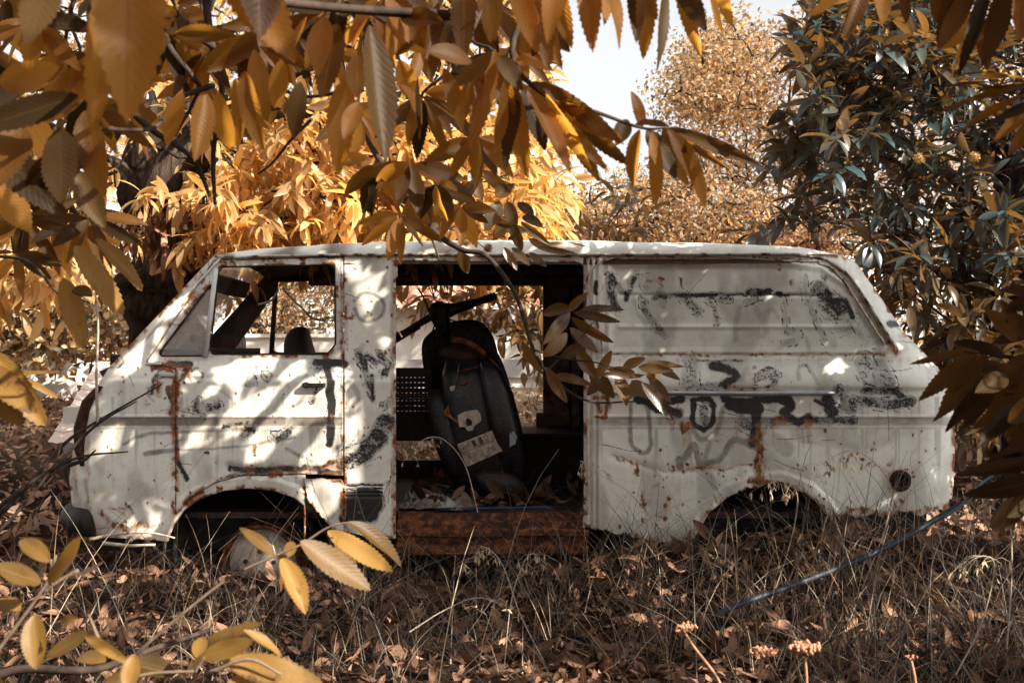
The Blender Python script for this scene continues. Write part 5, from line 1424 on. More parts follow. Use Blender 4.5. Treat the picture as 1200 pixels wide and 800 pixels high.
# boughs that hang into the picture: every leaf has its own base and tip (picture measure), distance and width
def hang(L, items, d, spread=.0, wr_px=None, tpl=TPL_NEAR, face=(0, -1, .15), cj=.5):
    for it in items:
        bx, by, tx, ty, wpx = it[:5]
        dd = it[5] if len(it) > 5 else d + rng.uniform(-.12, .12)
        p = W(bx, by, dd); q = W(tx, ty, dd + rng.uniform(-.08, .05))
        Lm = np.linalg.norm(q - p)
        wr = wpx * dd * K / Lm * .92
        tgt = HD if (L is HG and (rng.random() < .25 or (bx < 115 and 90 < by < 260 and rng.random() < .5))) else L
        tgt.add(tpl, p, q - p, np.array(face) + rng.normal(size=3) * (.4 if L is HG else .22), Lm * 1.06, wr * rng.uniform(.85, 1.12), rng.uniform(-.3, cj + .25), rng.uniform(.05, .6), rng.uniform(.004, .022))
def twig(mb, pts, d, r0, r1=.002):
    q = poly_curve(np.array([W(*p, d if np.isscalar(d) else d[i]) for i, p in enumerate(pts)]), 6)
    mb.tube(q, np.linspace(r0, r1, len(q)), 6)
def whorl(L, px, py, d, n, length, w, a0, a1, jit=.15, tpl=TPL_NEAR, face=(0, -1, .2)):
    """leaves fanning out of one node between picture angles a0..a1 (degrees, 90 = down)"""
    for a in np.linspace(a0, a1, n):
        a = math.radians(a + rng.normal() * 8); l = length * rng.uniform(.75, 1.15)
        b = rng.uniform(.02, .12) * l
        hang(L, [(px + math.cos(a) * b, py + math.sin(a) * b, px + math.cos(a) * l, py + math.sin(a) * l, w * rng.uniform(.8, 1.15), d + rng.uniform(-.1, .1))], d, tpl=tpl, face=face)
HG = Leaves(); HD = Leaves()
hang(HG, [(150, -70, 151, 128, 82, 1.2), (136, -50, 116, 148, 50, 1.25), (66, -50, 36, 52, 56, 1.3), (258, -60, 342, 74, 66, 1.5), (300, -70, 306, 36, 64, 1.5), (92, 112, -26, 152, 38, 1.55), (70, 150, 74, 236, 44, 1.6), (28, 150, -12, 214, 44, 1.6), (60, 180, 40, 245, 40, 1.65), (100, 130, 112, 215, 34, 1.7), (0, 100, 60, 80, 36, 1.6), (40, 100, -30, 118, 40, 1.6)], 1.5)
hang(HG, [(20, 120, 70, 200, 40, 1.7), (-10, 170, 60, 236, 42, 1.7), (110, 170, 40, 210, 36, 1.7), (90, 200, 120, 262, 30, 1.9), (-10, 210, 36, 268, 36, 1.9), (10, 90, -20, 170, 40, 1.7)], 1.6)
hang(HG, [(214, 108, 190, 166, 27), (240, 108, 232, 182, 28), (256, 108, 264, 184, 28), (286, 84, 302, 168, 26), (276, 92, 288, 160, 24), (298, 58, 310, 142, 26), (395, 28, 378, 112, 32), (405, 92, 393, 196, 32), (418, 64, 420, 120, 30), (433, 30, 450, 182, 46), (468, 70, 486, 122, 26), (420, 120, 404, 160, 26), (470, 100, 505, 140, 24), (380, 20, 372, 84, 30), (360, 20, 344, 70, 30), (462, 12, 468, 60, 32),
          (580, 58, 553, 168, 28), (590, 96, 592, 182, 22), (576, 60, 528, 100, 24), (578, 62, 520, 96, 20), (584, 66, 610, 100, 22), (565, 70, 540, 140, 26), (580, 60, 600, 150, 26), (470, 20, 520, 30, 30), (500, 60, 560, 64, 26), (520, 80, 545, 150, 24), (490, 90, 500, 160, 26), (352, 96, 342, 160, 26), (330, 70, 322, 128, 24), (500, -20, 512, 60, 30), (545, -30, 540, 50, 30), (566, -30, 580, 46, 30)], 1.95)
hang(HG, [(612, -30, 658, 80, 30), (600, -30, 630, 60, 28), (640, -40, 668, 50, 28), (690, -40, 692, 44, 30), (716, -40, 722, 55, 24), (706, -40, 700, 30, 26), (742, -40, 746, 46, 26), (756, -40, 760, 66, 24), (778, -40, 777, 76, 22), (800, -40, 811, 63, 24), (820, -40, 846, 44, 24), (838, -40, 852, 34, 22), (790, -40, 822, 30, 26), (660, -40, 640, 36, 26), (730, -40, 768, 20, 28)], 1.9)
hang(HG, [(610, 98, 702, 203, 30), (622, 104, 662, 204, 30), (634, 96, 728, 166, 26), (612, 100, 642, 172, 30), (650, 118, 722, 168, 24), (600, 96, 612, 196, 28), (605, 96, 590, 190, 26), (640, 110, 690, 196, 24), (660, 120, 735, 200, 22), (655, 128, 700, 208, 24), (624, 96, 706, 146, 22), (752, 150, 747, 108, 16), (750, 152, 735, 214, 24), (758, 152, 790, 208, 28), (764, 154, 776, 236, 22), (784, 150, 889, 190, 16), (782, 152, 844, 236, 24), (776, 152, 802, 176, 20), (744, 146, 782, 148, 24), (790, 158, 856, 200, 9), (770, 160, 806, 216, 18), (735, 140, 722, 170, 20)], 2.05)
hang(HG, [(988, -30, 966, 20, 24), (1012, -30, 1002, 30, 24), (1036, -30, 1030, 36, 22), (1052, -30, 1062, 24, 22), (1142, -20, 1100, 62, 22), (1160, -25, 1130, 70, 20), (1180, -20, 1165, 62, 26), (1200, -20, 1192, 48, 30), (1135, -30, 1105, 40, 26), (1110, -30, 1096, 24, 24)], 2.0)
hang(HG, [(1196, 94, 1098, 97, 14), (1206, 100, 1102, 120, 15), (1208, 108, 1120, 146, 16), (1216, 118, 1148, 152, 15), (1216, 118, 1166, 164, 15), (1200, 92, 1140, 84, 13), (1210, 100, 1150, 112, 16), (1220, 130, 1180, 190, 18), (1190, 90, 1120, 76, 12)], 2.3, face=(0, -.6, .8))
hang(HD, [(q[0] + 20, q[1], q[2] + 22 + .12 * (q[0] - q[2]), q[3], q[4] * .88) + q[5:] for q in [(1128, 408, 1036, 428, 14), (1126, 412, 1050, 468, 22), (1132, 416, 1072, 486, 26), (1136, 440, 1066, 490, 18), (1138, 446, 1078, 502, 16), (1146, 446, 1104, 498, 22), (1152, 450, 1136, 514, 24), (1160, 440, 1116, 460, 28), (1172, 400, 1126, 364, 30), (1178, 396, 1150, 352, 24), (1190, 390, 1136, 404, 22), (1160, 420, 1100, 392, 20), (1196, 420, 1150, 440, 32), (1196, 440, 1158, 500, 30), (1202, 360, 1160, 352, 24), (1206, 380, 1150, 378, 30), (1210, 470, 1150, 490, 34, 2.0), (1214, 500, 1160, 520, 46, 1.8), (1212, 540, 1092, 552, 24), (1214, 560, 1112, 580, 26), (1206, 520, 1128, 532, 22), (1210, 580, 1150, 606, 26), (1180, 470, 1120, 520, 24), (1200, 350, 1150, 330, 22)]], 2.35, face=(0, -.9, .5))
# extra leaves behind these, a little farther back
for px, py, n, l, w, a0, a1, d in ((40, 20, 7, 70, 22, 20, 160, 2.6), (90, 60, 7, 66, 20, 10, 170, 2.8), (30, 255, 8, 56, 16, -10, 190, 3.4), (90, 250, 8, 56, 16, 0, 170, 3.5), (20, 295, 7, 54, 16, 0, 160, 3.2), (200, 40, 8, 70, 22, 20, 160, 2.5), (330, 20, 8, 76, 24, 20, 160, 2.3), (400, -5, 8, 80, 26, 20, 160, 2.2), (450, -10, 7, 76, 26, 30, 150, 2.2), (520, 10, 8, 80, 26, 30, 150, 2.3), (570, 0, 8, 76, 26, 30, 150, 2.3), (640, 30, 5, 40, 18, 40, 140, 2.3), (480, 190, 9, 60, 20, 20, 170, 2.7), (510, 215, 8, 56, 18, 10, 160, 2.9), (440, 190, 8, 56, 18, 20, 170, 2.9), (540, 240, 7, 46, 15, 10, 170, 3.2), (470, 250, 7, 50, 15, 10, 160, 3.1), (560, 160, 7, 60, 20, 30, 150, 2.4), (1150, 20, 7, 60, 20, 60, 190, 2.4), (1200, 460, 6, 70, 24, 100, 220, 2.6), (1205, 570, 6, 60, 20, 110, 200, 2.6), (300, 40, 7, 70, 24, 30, 150, 2.3), (240, 60, 7, 60, 20, 30, 150, 2.5)):
    whorl(HD if px > 1100 and py > 200 else HG, px, py, d, n, l, w, a0, a1)
tops = []
for _ in range(38):
    px, py = rng.uniform(-20, 640), rng.uniform(-30, 150)
    if px > 205 and py > 175 or (px > 590 and py > 60):
        continue
    d = rng.uniform(2.5, 4.6); tops.append((px, py, d))
    whorl(HG, px, py, d, rng.integers(5, 9), rng.uniform(150, 200) / d, rng.uniform(44, 60) / d, rng.uniform(-10, 40), rng.uniform(120, 190))
for _ in range(4):
    px, py = rng.uniform(-10, 110), rng.uniform(215, 275); d = rng.uniform(3.0, 4.4); tops.append((px, py, d))
    whorl(HG, px, py, d, 7, 180 / d, 50 / d, -10, 180)
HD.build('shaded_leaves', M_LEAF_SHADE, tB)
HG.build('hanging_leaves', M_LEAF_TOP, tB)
twig(lb, [(1500, -420), (1000, -320), (700, -190), (560, 20), (578, 60)], (2.6, 2.4, 2.2, 2.0, 1.95), .012)
twig(lb, [(700, -190), (640, -40), (600, 60), (640, 112), (700, 132), (752, 150), (784, 150)], (2.2, 2.1, 2.05, 2.05, 2.05, 2.05, 2.05), .008)
twig(lb, [(1000, -320), (860, -90), (600, -30)], (2.4, 2.0, 1.9), .008)
twig(lb, [(560, 20), (400, 10), (250, -10), (120, -60), (40, -70)], (2.0, 1.95, 1.6, 1.3, 1.3), .010)
twig(lb, [(236, -60), (246, 40), (260, 100), (250, 180), (252, 240)], (2.6, 2.5, 2.5, 2.5, 2.5), .010, .004)
twig(lb, [(180, -60), (192, 40), (226, 90), (232, 108), (205, 160)], (2.6, 2.5, 2.5, 2.5, 2.5), .010, .003)
twig(lb, [(250, 100), (205, 118), (180, 150), (100, 150)], (2.5, 2.4, 2.2, 1.7), .007, .003)
twig(lb, [(130, 105), (175, 150), (225, 185), (246, 230)], (2.5, 2.5, 2.5, 2.5), .010, .004)
twig(lb, [(232, 44), (290, 82), (350, 112), (413, 106)], (2.5, 2.4, 2.2, 2.1), .006, .003)
twig(lb, [(365, 140), (340, 165), (320, 190), (302, 204)], (2.2, 2.4, 2.5, 2.6), .004, .002)
twig(lb, [(1500, -300), (1260, -60), (1150, -25), (990, -32)], (2.4, 2.1, 2.0, 2.0), .010)
twig(lb, [(1600, 200), (1320, 140), (1215, 100)], (2.6, 2.4, 2.3), .010)
twig(lb, [(1600, 520), (1300, 450), (1190, 420), (1130, 412)], (2.6, 2.4, 2.35, 2.35), .010)
twig(lb, [(1300, 450), (1230, 540), (1212, 560)], (2.4, 2.35, 2.35), .006)
twig(lb, [(-40, 300), (30, 305), (70, 345), (105, 345)], (3.2, 3.1, 2.9, 2.9), .006, .002)
for px, py, d in tops:
    twig(lb, [(px + rng.normal() * 60, py - rng.uniform(60, 140)), (px + rng.normal() * 20, py - 40), (px, py), (px + rng.normal() * 4, py + 6)], d, .006, .0025)
lb.build('boughs', M_TWIG, tB, smooth=True)
# two withered-edged leaves at the left, well lit
HL = Leaves()
hang(HL, [(88, 288, 143, 362, 32, 2.7), (74, 326, 96, 404, 26, 2.75), (112, 280, 168, 332, 24, 2.75), (108, 344, 88, 340, 18, 2.8), (-10, 412, 44, 490, 34, 2.4), (-20, 430, 30, 470, 30, 2.4), (-10, 440, 70, 440, 9, 2.5), (20, 440, 64, 462, 8, 2.6), (-20, 450, 20, 492, 30, 2.4)], 2.7, tpl=TPL_BLUNT, face=(.2, -1, .3))
HL.build('loose_leaves', M_LEAF_SAP, tB)

# =================================================================== bough with burrs that droops across the doorway
bgh = thing('chestnut_bough', 'drooping chestnut bough with burrs hanging across the open doorway', 'bough', tuple(W(470, 200, 4.4)))
bm = MB()
twig(bm, [(330, -60), (400, 90), (440, 180), (500, 262), (540, 292), (570, 300), (604, 345), (626, 412), (650, 445), (690, 470), (745, 470)], (5.4, 5.0, 4.7, 4.5, 4.4, 4.35, 4.3, 4.25, 4.25, 4.25, 4.25), .016, .003)
twig(bm, [(500, 262), (520, 320)], 4.5, .006, .003)
twig(bm, [(470, 235), (520, 268), (560, 250), (600, 262), (640, 290)], 4.5, .006, .002)
twig(bm, [(626, 410), (660, 420), (700, 425), (745, 440)], 4.25, .005, .002)
twig(bm, [(640, 436), (676, 400), (700, 372)], 4.25, .004, .002)
twig(bm, [(470, 240), (492, 262), (540, 272), (575, 296)], 4.5, .005, .002)
bm.build('branch', M_TWIG, bgh, smooth=True)
LBg = Leaves()
hang(LBg, [(676, 366, 726, 354, 14), (672, 366, 724, 376, 12), (670, 372, 716, 404, 14), (668, 366, 640, 400, 16), (668, 360, 634, 366, 14), (664, 366, 686, 344, 12), (664, 390, 640, 420, 16), (668, 384, 700, 414, 14), (690, 430, 720, 466, 20), (700, 440, 716, 412, 14), (704, 440, 690, 462, 14), (724, 440, 734, 474, 16), (740, 446, 760, 464, 15), (744, 436, 712, 432, 10), (748, 430, 788, 434, 12), (752, 448, 790, 488, 16), (746, 446, 732, 470, 14), (730, 430, 756, 420, 12), (758, 424, 800, 430, 10), (770, 430, 796, 446, 12), (700, 438, 760, 442, 10), (760, 440, 784, 470, 14), (650, 440, 690, 448, 14), (640, 430, 662, 470, 14), (676, 410, 696, 440, 16), (612, 400, 634, 440, 13), (656, 420, 690, 400, 13)], 4.25)
hang(LBg, [(540, 290, 546, 320, 16), (540, 290, 548, 318, 14), (556, 300, 540, 282, 12), (600, 250, 580, 280, 16), (600, 262, 612, 296, 14), (610, 260, 640, 284, 11), (612, 254, 634, 262, 12), (620, 280, 650, 296, 10), (630, 288, 690, 284, 8), (630, 290, 676, 298, 8), (560, 246, 540, 262, 14), (586, 236, 570, 266, 18), (594, 236, 604, 266, 16), (580, 230, 600, 218, 16), (606, 238, 630, 252, 14), (580, 262, 616, 272, 13), (600, 290, 620, 310, 10), (590, 290, 606, 314, 12), (620, 296, 640, 312, 10), (560, 210, 540, 240, 16), (550, 200, 566, 232, 16), (530, 214, 520, 244, 15), (566, 200, 596, 226, 15), (520, 250, 506, 272, 13)], 4.45)
LBg.build('leaves', M_LEAF_MIX, bgh)
for px, py, s in ((764, 440, 1.0), (546, 283, .95), (572, 291, .8)):
    add_burr(W(px, py, 4.18), bgh, s * .92)

# =================================================================== saplings in front
M_SEEDSTEM = simple_mat('grey_brown_stem', (.12, .09, .065), (.2, .15, .11), 30, .8, .2, .3)
TPL_SAP = leaf_tpl(teeth=16, across=2, blunt=.45)
def sapling(label, stems, leaves, d, mat=M_LEAF_SAP, gx=None):
    b = W(stems[0][0][0], 0, d)
    t = thing('chestnut_seedling', label, 'seedling', (b[0], d - CAMD, float(gz(b[0], d - CAMD))))
    m = MB()
    for st in stems:
        q = np.array([W(*p, d) for p in st]); m.tube(poly_curve(q, 6), np.linspace(.0042, .0018, (len(st) - 1) * 6 + 1), 6)
    m.build('stem', M_SEEDSTEM, t, smooth=True)
    L = Leaves(); hang(L, leaves, d, tpl=TPL_SAP, face=(.1, -.75, .75), cj=.35); L.build('leaves', mat, t)
sapling('yellow leaved chestnut seedling at the lower left corner of the picture', [[(-30, 800), (8, 748), (40, 705), (58, 676), (60, 655)], [(92, 668), (70, 680), (50, 695)], [(58, 676), (66, 650)], [(118, 756), (110, 735), (104, 720)]],
        [(56, 682, 108, 630, 27), (48, 682, -6, 664, 30), (58, 658, 22, 626, 22), (24, 715, -14, 704, 28), (40, 721, 41, 780, 27), (103, 740, 61, 770, 21), (92, 672, 126, 666, 14), (72, 730, 88, 722, 12), (100, 745, 142, 770, 14), (124, 775, 86, 762, 20), (-4, 790, 6, 830, 24)], 1.9)
sapling('bent chestnut seedling with five sunlit leaves in front of the wheel', [[(118, 812), (150, 775), (210, 722), (270, 676), (320, 652), (352, 638), (384, 618), (412, 611)]],
        [(322, 652, 284, 612, 17), (330, 654, 358, 713, 31), (326, 650, 330, 690, 26), (352, 634, 431, 687, 32), (340, 652, 340, 632, 16), (384, 622, 456, 668, 26), (408, 612, 478, 651, 22), (392, 630, 420, 670, 20)], 2.25)
sapling('low clump of broad yellow chestnut leaves at the bottom edge', [[(225, 830), (228, 790), (240, 770)], [(240, 790), (290, 772), (330, 790)], [(120, 808), (170, 790), (230, 786)]],
        [(226, 784, 291, 722, 34), (262, 772, 372, 797, 36), (236, 770, 296, 752, 24), (150, 806, 158, 768, 26), (206, 790, 146, 776, 30), (266, 800, 330, 806, 30), (230, 770, 238, 742, 20), (285, 738, 334, 760, 14), (160, 800, 120, 800, 30)], 1.75)
# =================================================================== bare branches, poles, sticks, pipe
def stick(name, label, cat, paths, d, r0, r1, mat, seg=7):
    m = MB()
    for p in paths:
        dd = d
        q = poly_curve(np.array([W(a[0], a[1], a[2] if len(a) > 2 else dd) for a in p]), 6)
        m.tube(q, np.linspace(r0, r1, len(q)), seg)
    return tag(m.build(name, mat, None, smooth=True), label, cat)
stick('bare_branch', 'dark bare forked branch leaning past the nose of the van', 'branch', [[(-20, 622), (30, 572), (75, 520), (120, 490), (190, 450)]], 5.2, .014, .003, M_TWIG)
stick('bare_branch', 'thin dark branch with short twigs crossing below the headlamp housing', 'branch', [[(-10, 600), (50, 556), (95, 535), (150, 529)], [(80, 545), (100, 538), (112, 527)]], 5.15, .012, .003, M_TWIG)
stick('bare_branch', 'dark branch rising from the litter at the left edge', 'branch', [[(-20, 640), (20, 600), (60, 550), (72, 520)], [(60, 552), (110, 500), (160, 470)]], 5.0, .010, .003, M_TWIG)
stick('dead_stem', 'straight pale dead stem standing in front of the nose', 'stem', [[(115, 500), (113, 440), (115, 380), (110, 325)]], 5.2, .008, .003, M_PALETWIG)
stick('broken_branch', 'bleached forked branch lying below the front corner', 'branch', [[(105, 632), (140, 625), (175, 624), (205, 630)], [(150, 624), (160, 612)], [(152, 634), (165, 625)]], 5.3, .009, .004, M_PALETWIG)
stick('broken_branch', 'short bleached stick under the front bumper', 'branch', [[(120, 636), (150, 639), (182, 638)]], 5.25, .010, .006, M_PALETWIG)
stick('fallen_branch', 'grey branch on the leaf litter along the bottom left', 'branch', [[(-20, 800, 2.6), (25, 784, 2.6), (110, 784, 2.6), (180, 760, 2.8), (245, 738, 3.0)]], 2.7, .012, .006, M_TWIG)
stick('water_pipe', 'dark blue plastic pipe slanting up from the grass past the tail', 'pipe', [[(838, 722, 4.55), (866, 708, 4.6), (960, 674, 4.8), (1040, 640, 4.9), (1112, 599, 5.0), (1128, 590, 5.0)]], 4.8, .0125, .0125, simple_mat('blue_polythene', (.018, .026, .042), (.03, .036, .046), 8, .55, .35, .1), 12)
stick('loose_wire', 'thin pale blue wire tangled in the leaves above the pipe', 'wire', [[(1108, 606, 4.9), (1128, 590, 4.8), (1140, 575, 4.7), (1180, 545, 4.6), (1215, 530, 4.5)]], 4.8, .005, .004, simple_mat('pale_blue_wire', (.2, .36, .5), (.15, .28, .4), 18, .35))

# =================================================================== fallen leaves, grass, seed heads
def scatter(n, x0, x1, y0, y1):
    x = rng.uniform(x0, x1, n); y = rng.uniform(y0, y1, n)
    return x, y
FL = Leaves()
def litter(n, x0, x1, y0, y1, L, tpl):
    x, y = scatter(n, x0, x1, y0, y1)
    z = gz(x, y) + rng.uniform(.0, .05, n)
    d = rand_unit(n); d[:, 2] *= .35
    up = np.array([0, 0, 1.0]) + rng.normal(size=(n, 3)) * .55
    rnd = rng.random((n, 3))
    FL.add(tpl, np.stack([x, y, z], -1), d, up, L * rng.uniform(.5, 1.2, n), rng.uniform(.25, .5, n), rng.uniform(-1.6, 1.8, n), rng.uniform(-.6, 1.0, n), .03, rnd=rnd)
litter(3800, -2.6, 2.6, -3.9, -.2, .115, TPL_MID)
litter(6500, -2.6, 2.6, -3.9, -.2, .06, TPL_LOW)
litter(2600, -3.4, 3.4, -.3, 1.6, .12, TPL_MID)
n = 170
x = rng.uniform(-.55, .4, n); y = rng.uniform(.16, 1.3, n)
FL.add(TPL_MID, np.stack([x, y, .41 + rng.uniform(0, .06, n)], -1), rand_unit(n) * np.array([1, 1, .5]), np.array([0, 0, 1.0]) + rng.normal(size=(n, 3)) * .6, rng.uniform(.07, .15, n), .4, rng.uniform(-1.5, 1.5, n), .5, .03)
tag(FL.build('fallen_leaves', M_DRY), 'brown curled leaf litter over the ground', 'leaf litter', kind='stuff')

FL = Leaves()
litter(6500, -6, 0, 1.5, 8, .13, TPL_LOW)
litter(3500, 0, 6.5, 1.5, 8, .13, TPL_LOW)
tag(FL.build('fallen_leaves', leaf_mat('sunlit_withered_leaf', (.30, .15, .09), (.56, .38, .27), (.3, .15, .08), .15, .75, .2, 0, spots=.3)), 'bright sunlit leaf litter on the ground behind the van', 'leaf litter', kind='stuff')  # paler litter copy: sunlight behind the van painted into its colour

def straw_mat():
    t = NT('dry_straw'); rn = t.attr('lrnd').outputs['Color']; sr = t.n('SeparateColor'); t.l(rn, sr.inputs[0])
    col = t.ramp(sr.outputs[0], [(0, (.025, .014, .010)), (.3, (.08, .048, .028)), (.55, (.27, .185, .115)), (.78, (.12, .125, .13)), (1, (.55, .43, .29))])
    b = t.principled(col, .7, .3, link=False); tl = t.n('BsdfTranslucent'); t.l(col, tl.inputs['Color'])
    ms = t.n('MixShader'); ms.inputs[0].default_value = .25; t.l(b.outputs[0], ms.inputs[1]); t.l(tl.outputs[0], ms.inputs[2]); t.l(ms.outputs[0], t.out.inputs[0]); return t.m
M_STRAW = straw_mat()
GV, GF, GR = [], [], []
_gn = 0
def blades(n, x, y, h, w, lean, z=None):
    global _gn
    S = 6
    t = np.linspace(0, 1, S)
    z = gz(x, y) - .01 if z is None else z
    h = h * rng.uniform(.4, 1.15, n)
    az = rng.uniform(0, 6.28, n); ln = np.abs(rng.normal(0, lean, n)) + .08
    dx, dy = np.cos(az), np.sin(az)
    cur = np.abs(rng.normal(.5, .5, n))
    px = x[:, None] + dx[:, None] * h[:, None] * (ln[:, None] * t + cur[:, None] * t ** 2.5 * .7)
    py = y[:, None] + dy[:, None] * h[:, None] * (ln[:, None] * t + cur[:, None] * t ** 2.5 * .7)
    pz = z[:, None] + h[:, None] * (t - cur[:, None] * .45 * t ** 2.6) / np.sqrt(1 + ln[:, None] ** 2)
    pz = np.maximum(pz, gz(px, py) + .004)
    P = np.stack([px, py, pz], -1)
    sa = rng.uniform(-.9, .9, n)
    side = np.stack([np.cos(sa), np.sin(sa), np.zeros(n)], -1)[:, None, :] * (w * rng.uniform(.5, 1.3, n))[:, None, None] * (1 - .75 * t)[None, :, None]
    V = np.stack([P - side, P + side], 2).reshape(n, S * 2, 3)
    f = np.array([(2 * i, 2 * i + 1, 2 * i + 3, 2 * i + 2) for i in range(S - 1)])
    GV.append(V.reshape(-1, 3)); GF.append((f[None] + (np.arange(n) * S * 2)[:, None, None]).reshape(-1, 4) + _gn)
    GR.append(np.repeat(np.concatenate([rng.random((n, 3)), np.ones((n, 1))], 1), S * 2, 0)); _gn += n * S * 2
def tufts(k, x0, x1, y0, y1, per, h, w, lean=.35):
    cx, cy = scatter(k, x0, x1, y0, y1)
    x = np.repeat(cx, per) + rng.normal(size=k * per) * .07; y = np.repeat(cy, per) + rng.normal(size=k * per) * .07
    blades(k * per, x, y, h, w, lean)
tufts(42, -.9, 2.4, -3.0, -.15, 14, .34, .0020)
tufts(34, .2, 2.6, -1.6, -.1, 14, .42, .0020)
tufts(70, -2.2, -.4, -2.2, -.2, 9, .32, .0022)
tufts(18, -.4, 2.4, -3.8, -2.4, 10, .26, .0016)
tufts(20, 1.2, 2.6, -2.4, -.4, 12, .48, .0022)
tufts(60, -2.6, 2.6, .0, 1.4, 8, .26, .0022)
x, y = scatter(1100, -2.6, 2.8, -3.9, -.1); blades(1100, x, y, .2, .0018, 1.4)
tufts(300, -6, 7, 2.6, 8, 8, .35, .004)
tufts(48, -.9, 2.5, -.75, -.12, 9, .6, .0022, .32)
tufts(34, -.6, 2.5, -1.5, -.2, 8, .5, .0022, .5)
x, y = scatter(420, -2.4, 2.6, -3.4, -.1); blades(420, x, y, .75, .0024, .8)
tufts(22, -2.3, -.8, -.6, -.1, 7, .45, .0021, .3)
tufts(26, .8, 2.6, -2.2, -.5, 6, .75, .0024, .45)
gs = mk('dry_grass', np.concatenate(GV), [np.concatenate(GF)], M_STRAW, None, attrs={'lrnd': np.concatenate(GR)})
tag(gs, 'tangled dry straw coloured grass in front of the van', 'grass', kind='stuff')

def oat(label, pts, d, n=16, sl=.022, droop=1.0, mat=None):
    t = thing('oat_stalk', label, 'grass stalk', tuple(W(*pts[0], d)), 'seeding grass stalks in front of the van')
    q = poly_curve(np.array([W(*p, d) for p in pts]), 8)
    mb = MB().tube(q, np.linspace(.0028, .0010, len(q)), 5)
    L = Leaves(); b = []
    for i in range(n):
        p = q[int(len(q) * (.62 + .37 * i / n))]
        e = p + np.array([rng.normal() * .045, rng.normal() * .03, -rng.uniform(.0, .06)]); b.append(e)
        mb.tube([p, (p + e) / 2 + np.array([0, 0, .01]), e], .0006, 4)
    mb.build('stem', M_PALETWIG, t)
    b = np.array(b); N = len(b)
    for k in range(3):
        L.add(TPL_LOW, b, np.array([0, 0, -droop]) + rng.normal(size=(N, 3)) * .35, rng.normal(size=(N, 3)), sl * rng.uniform(.8, 1.3, N), .25, .2, .6)
    L.build('spikelets', M_STRAWP, t)
M_STRAWP = leaf_mat('pale_oat_husk', (.50, .38, .25), (.60, .48, .34), (.4, .28, .16), .25, .7, .2, 0, spots=0)
oat('pale oat stalk nodding in front of the rear wheel arch', [(905, 700), (925, 640), (935, 585), (920, 562), (900, 568)], 4.9, 18, .03)
oat('wispy oat head drooping over the white rear panel', [(1010, 690), (1040, 610), (1040, 560), (1000, 528), (960, 545)], 5.0, 20, .03)
oat('oat stalk with fat pale spikelets beside the right edge', [(1180, 760), (1186, 660), (1180, 590), (1160, 570), (1150, 600)], 3.4, 18, .028)
oat('fallen oat stalk with pale spikelets low at the right', [(1120, 790), (1150, 730), (1165, 660), (1140, 650)], 3.4, 16, .026)
oat('oat stalk leaning in front of the rusty sill', [(640, 780), (610, 720), (588, 660), (565, 640), (556, 660)], 4.4, 18, .026)
oat('dry stalk with drooping seeds below the door sill', [(590, 790), (600, 700), (620, 650), (640, 660)], 4.3, 16, .026)
oat('feathery grass head arching inside the doorway', [(560, 600), (545, 545), (520, 515), (496, 515), (480, 540)], 5.55, 14, .02)
oat('small curled seed head at the foot of the door pillar', [(695, 600), (690, 570), (688, 545), (680, 540)], 5.5, 12, .02)
oat('oat stalk lying before the dark underside near the sill', [(480, 740), (520, 715), (560, 700), (600, 712)], 4.3, 16, .024, .2)
def umbel(label, pts, d, hw, nb=20, mat=None):
    t = thing('dried_umbel', label, 'dried flower', tuple(W(*pts[0], d)), 'dried flower heads at the bottom edge')
    q = poly_curve(np.array([W(*p, d) for p in pts]), 6)
    m = MB().tube(q, np.linspace(.0042, .003, len(q)), 6)
    c = q[-1]; R = hw * d * K
    pts_ = []
    for i in range(nb):
        a = i * 2.4; r = R * math.sqrt((i + .5) / nb)
        e = c + np.array([math.cos(a) * r, math.sin(a) * r * .8, R * .75 + rng.normal() * R * .08 - .25 * r * r / R]); pts_.append(e)
        m.tube([c, (c + e) / 2 + np.array([math.cos(a), math.sin(a), -.3]) * r * .12, e], .0011, 5)
    m.build('stem', simple_mat('reddish_dry_stalk', (.36, .19, .11), (.46, .27, .17), 30, .75, .2), t, smooth=True)
    hb = MB()
    for e in pts_:
        for k in range(4):
            hb.lathe([(math.sin(a) * R * .13, -math.cos(a) * R * .13) for a in np.linspace(0, math.pi, 5)], e + rng.normal(size=3) * R * .085, (0, 0, 1), 7)
    hb.build('flower_head', simple_mat('peach_seed_head', (.50, .23, .13), (.58, .31, .20), 90, .8, .2, .5), t, smooth=True)
umbel('left dried flower head, peach coloured and leaning left on a pale stalk', [(850, 815), (838, 790), (815, 760), (803, 742)], 2.5, 13, 16)
umbel('dried flower head with a round top between two others at the bottom edge', [(886, 820), (890, 795), (894, 772)], 2.5, 15, 22)
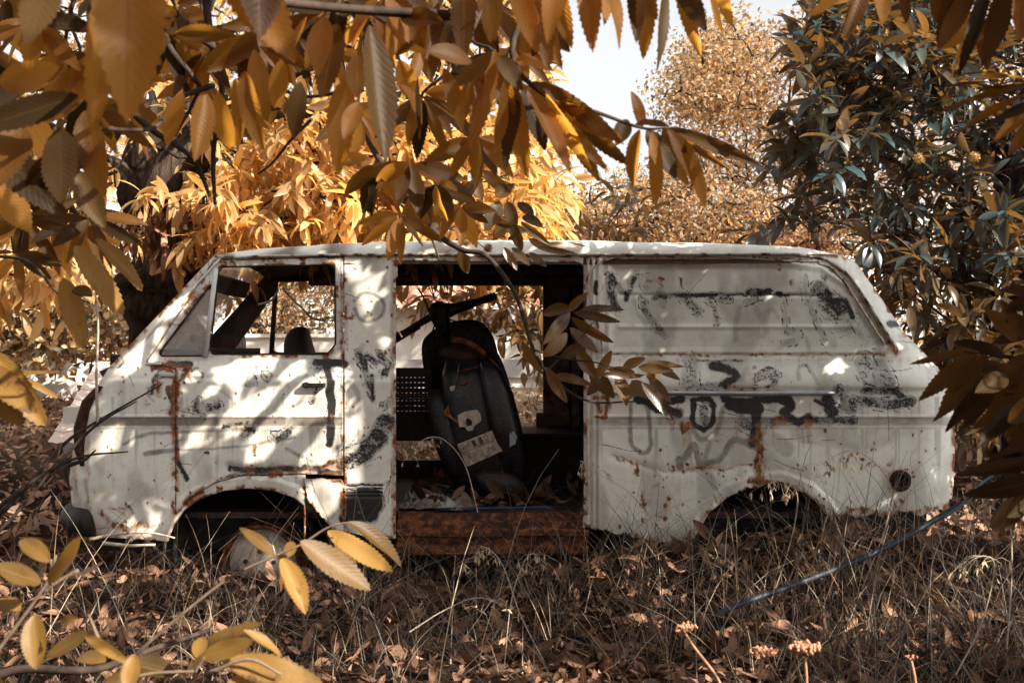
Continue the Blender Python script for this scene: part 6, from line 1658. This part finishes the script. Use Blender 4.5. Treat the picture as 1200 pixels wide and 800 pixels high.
umbel('widest dried flower head on an upright stalk at the bottom edge', [(944, 820), (945, 795), (943, 768)], 2.45, 18, 26)
umbel('small sparse dried flower head right of the others', [(1074, 820), (1072, 795), (1068, 774)], 2.5, 8, 8)
# =================================================================== sky, sun, camera
w = bpy.data.worlds.new('World'); scene.world = w; w.use_nodes = True
nt = w.node_tree; nt.nodes.clear()
sk = nt.nodes.new('ShaderNodeTexSky'); sk.sky_type = 'NISHITA'; sk.sun_disc = False
elev = math.asin(SUN[2]); az = math.atan2(SUN[0], SUN[1])
sk.sun_elevation = elev; sk.sun_rotation = az; sk.dust_density = 3.0; sk.air_density = 1.0
hs = nt.nodes.new('ShaderNodeHueSaturation'); hs.inputs['Saturation'].default_value = SKY_SAT
bg = nt.nodes.new('ShaderNodeBackground'); bg.inputs[1].default_value = SKY_STR
out = nt.nodes.new('ShaderNodeOutputWorld')
nt.links.new(sk.outputs[0], hs.inputs['Color']); nt.links.new(hs.outputs[0], bg.inputs[0]); nt.links.new(bg.outputs[0], out.inputs[0])
sl = bpy.data.lights.new('sun', 'SUN'); sl.energy = SUN_STR; sl.angle = math.radians(.42); sl.color = (1.0, .90, .76)
so_ = bpy.data.objects.new('sun', sl); C.objects.link(so_)
so_.rotation_euler = Vector(SUN).to_track_quat('Z', 'Y').to_euler()
so_.location = (6, -3, 8)
cam = bpy.data.cameras.new('camera'); cam.lens = 40; cam.sensor_width = 36; cam.clip_end = 3000; cam.clip_start = .05
cam.dof.use_dof = True; cam.dof.focus_distance = 5.5; cam.dof.aperture_fstop = 8.0
co = bpy.data.objects.new('camera', cam); C.objects.link(co)
co.location = (0, -CAMD, CAMZ); co.rotation_euler = (math.pi / 2, 0, 0)
scene.camera = co
scene.view_settings.view_transform = 'Standard'; scene.view_settings.look = 'None'
scene.view_settings.gamma = 1.0; scene.view_settings.use_curve_mapping = False
scene.view_settings.exposure = EXPO
scene.cycles.use_denoising = True
scene.cycles.max_bounces = 8; scene.cycles.transparent_max_bounces = 16
scene.cycles.transmission_bounces = 6; scene.cycles.diffuse_bounces = 4
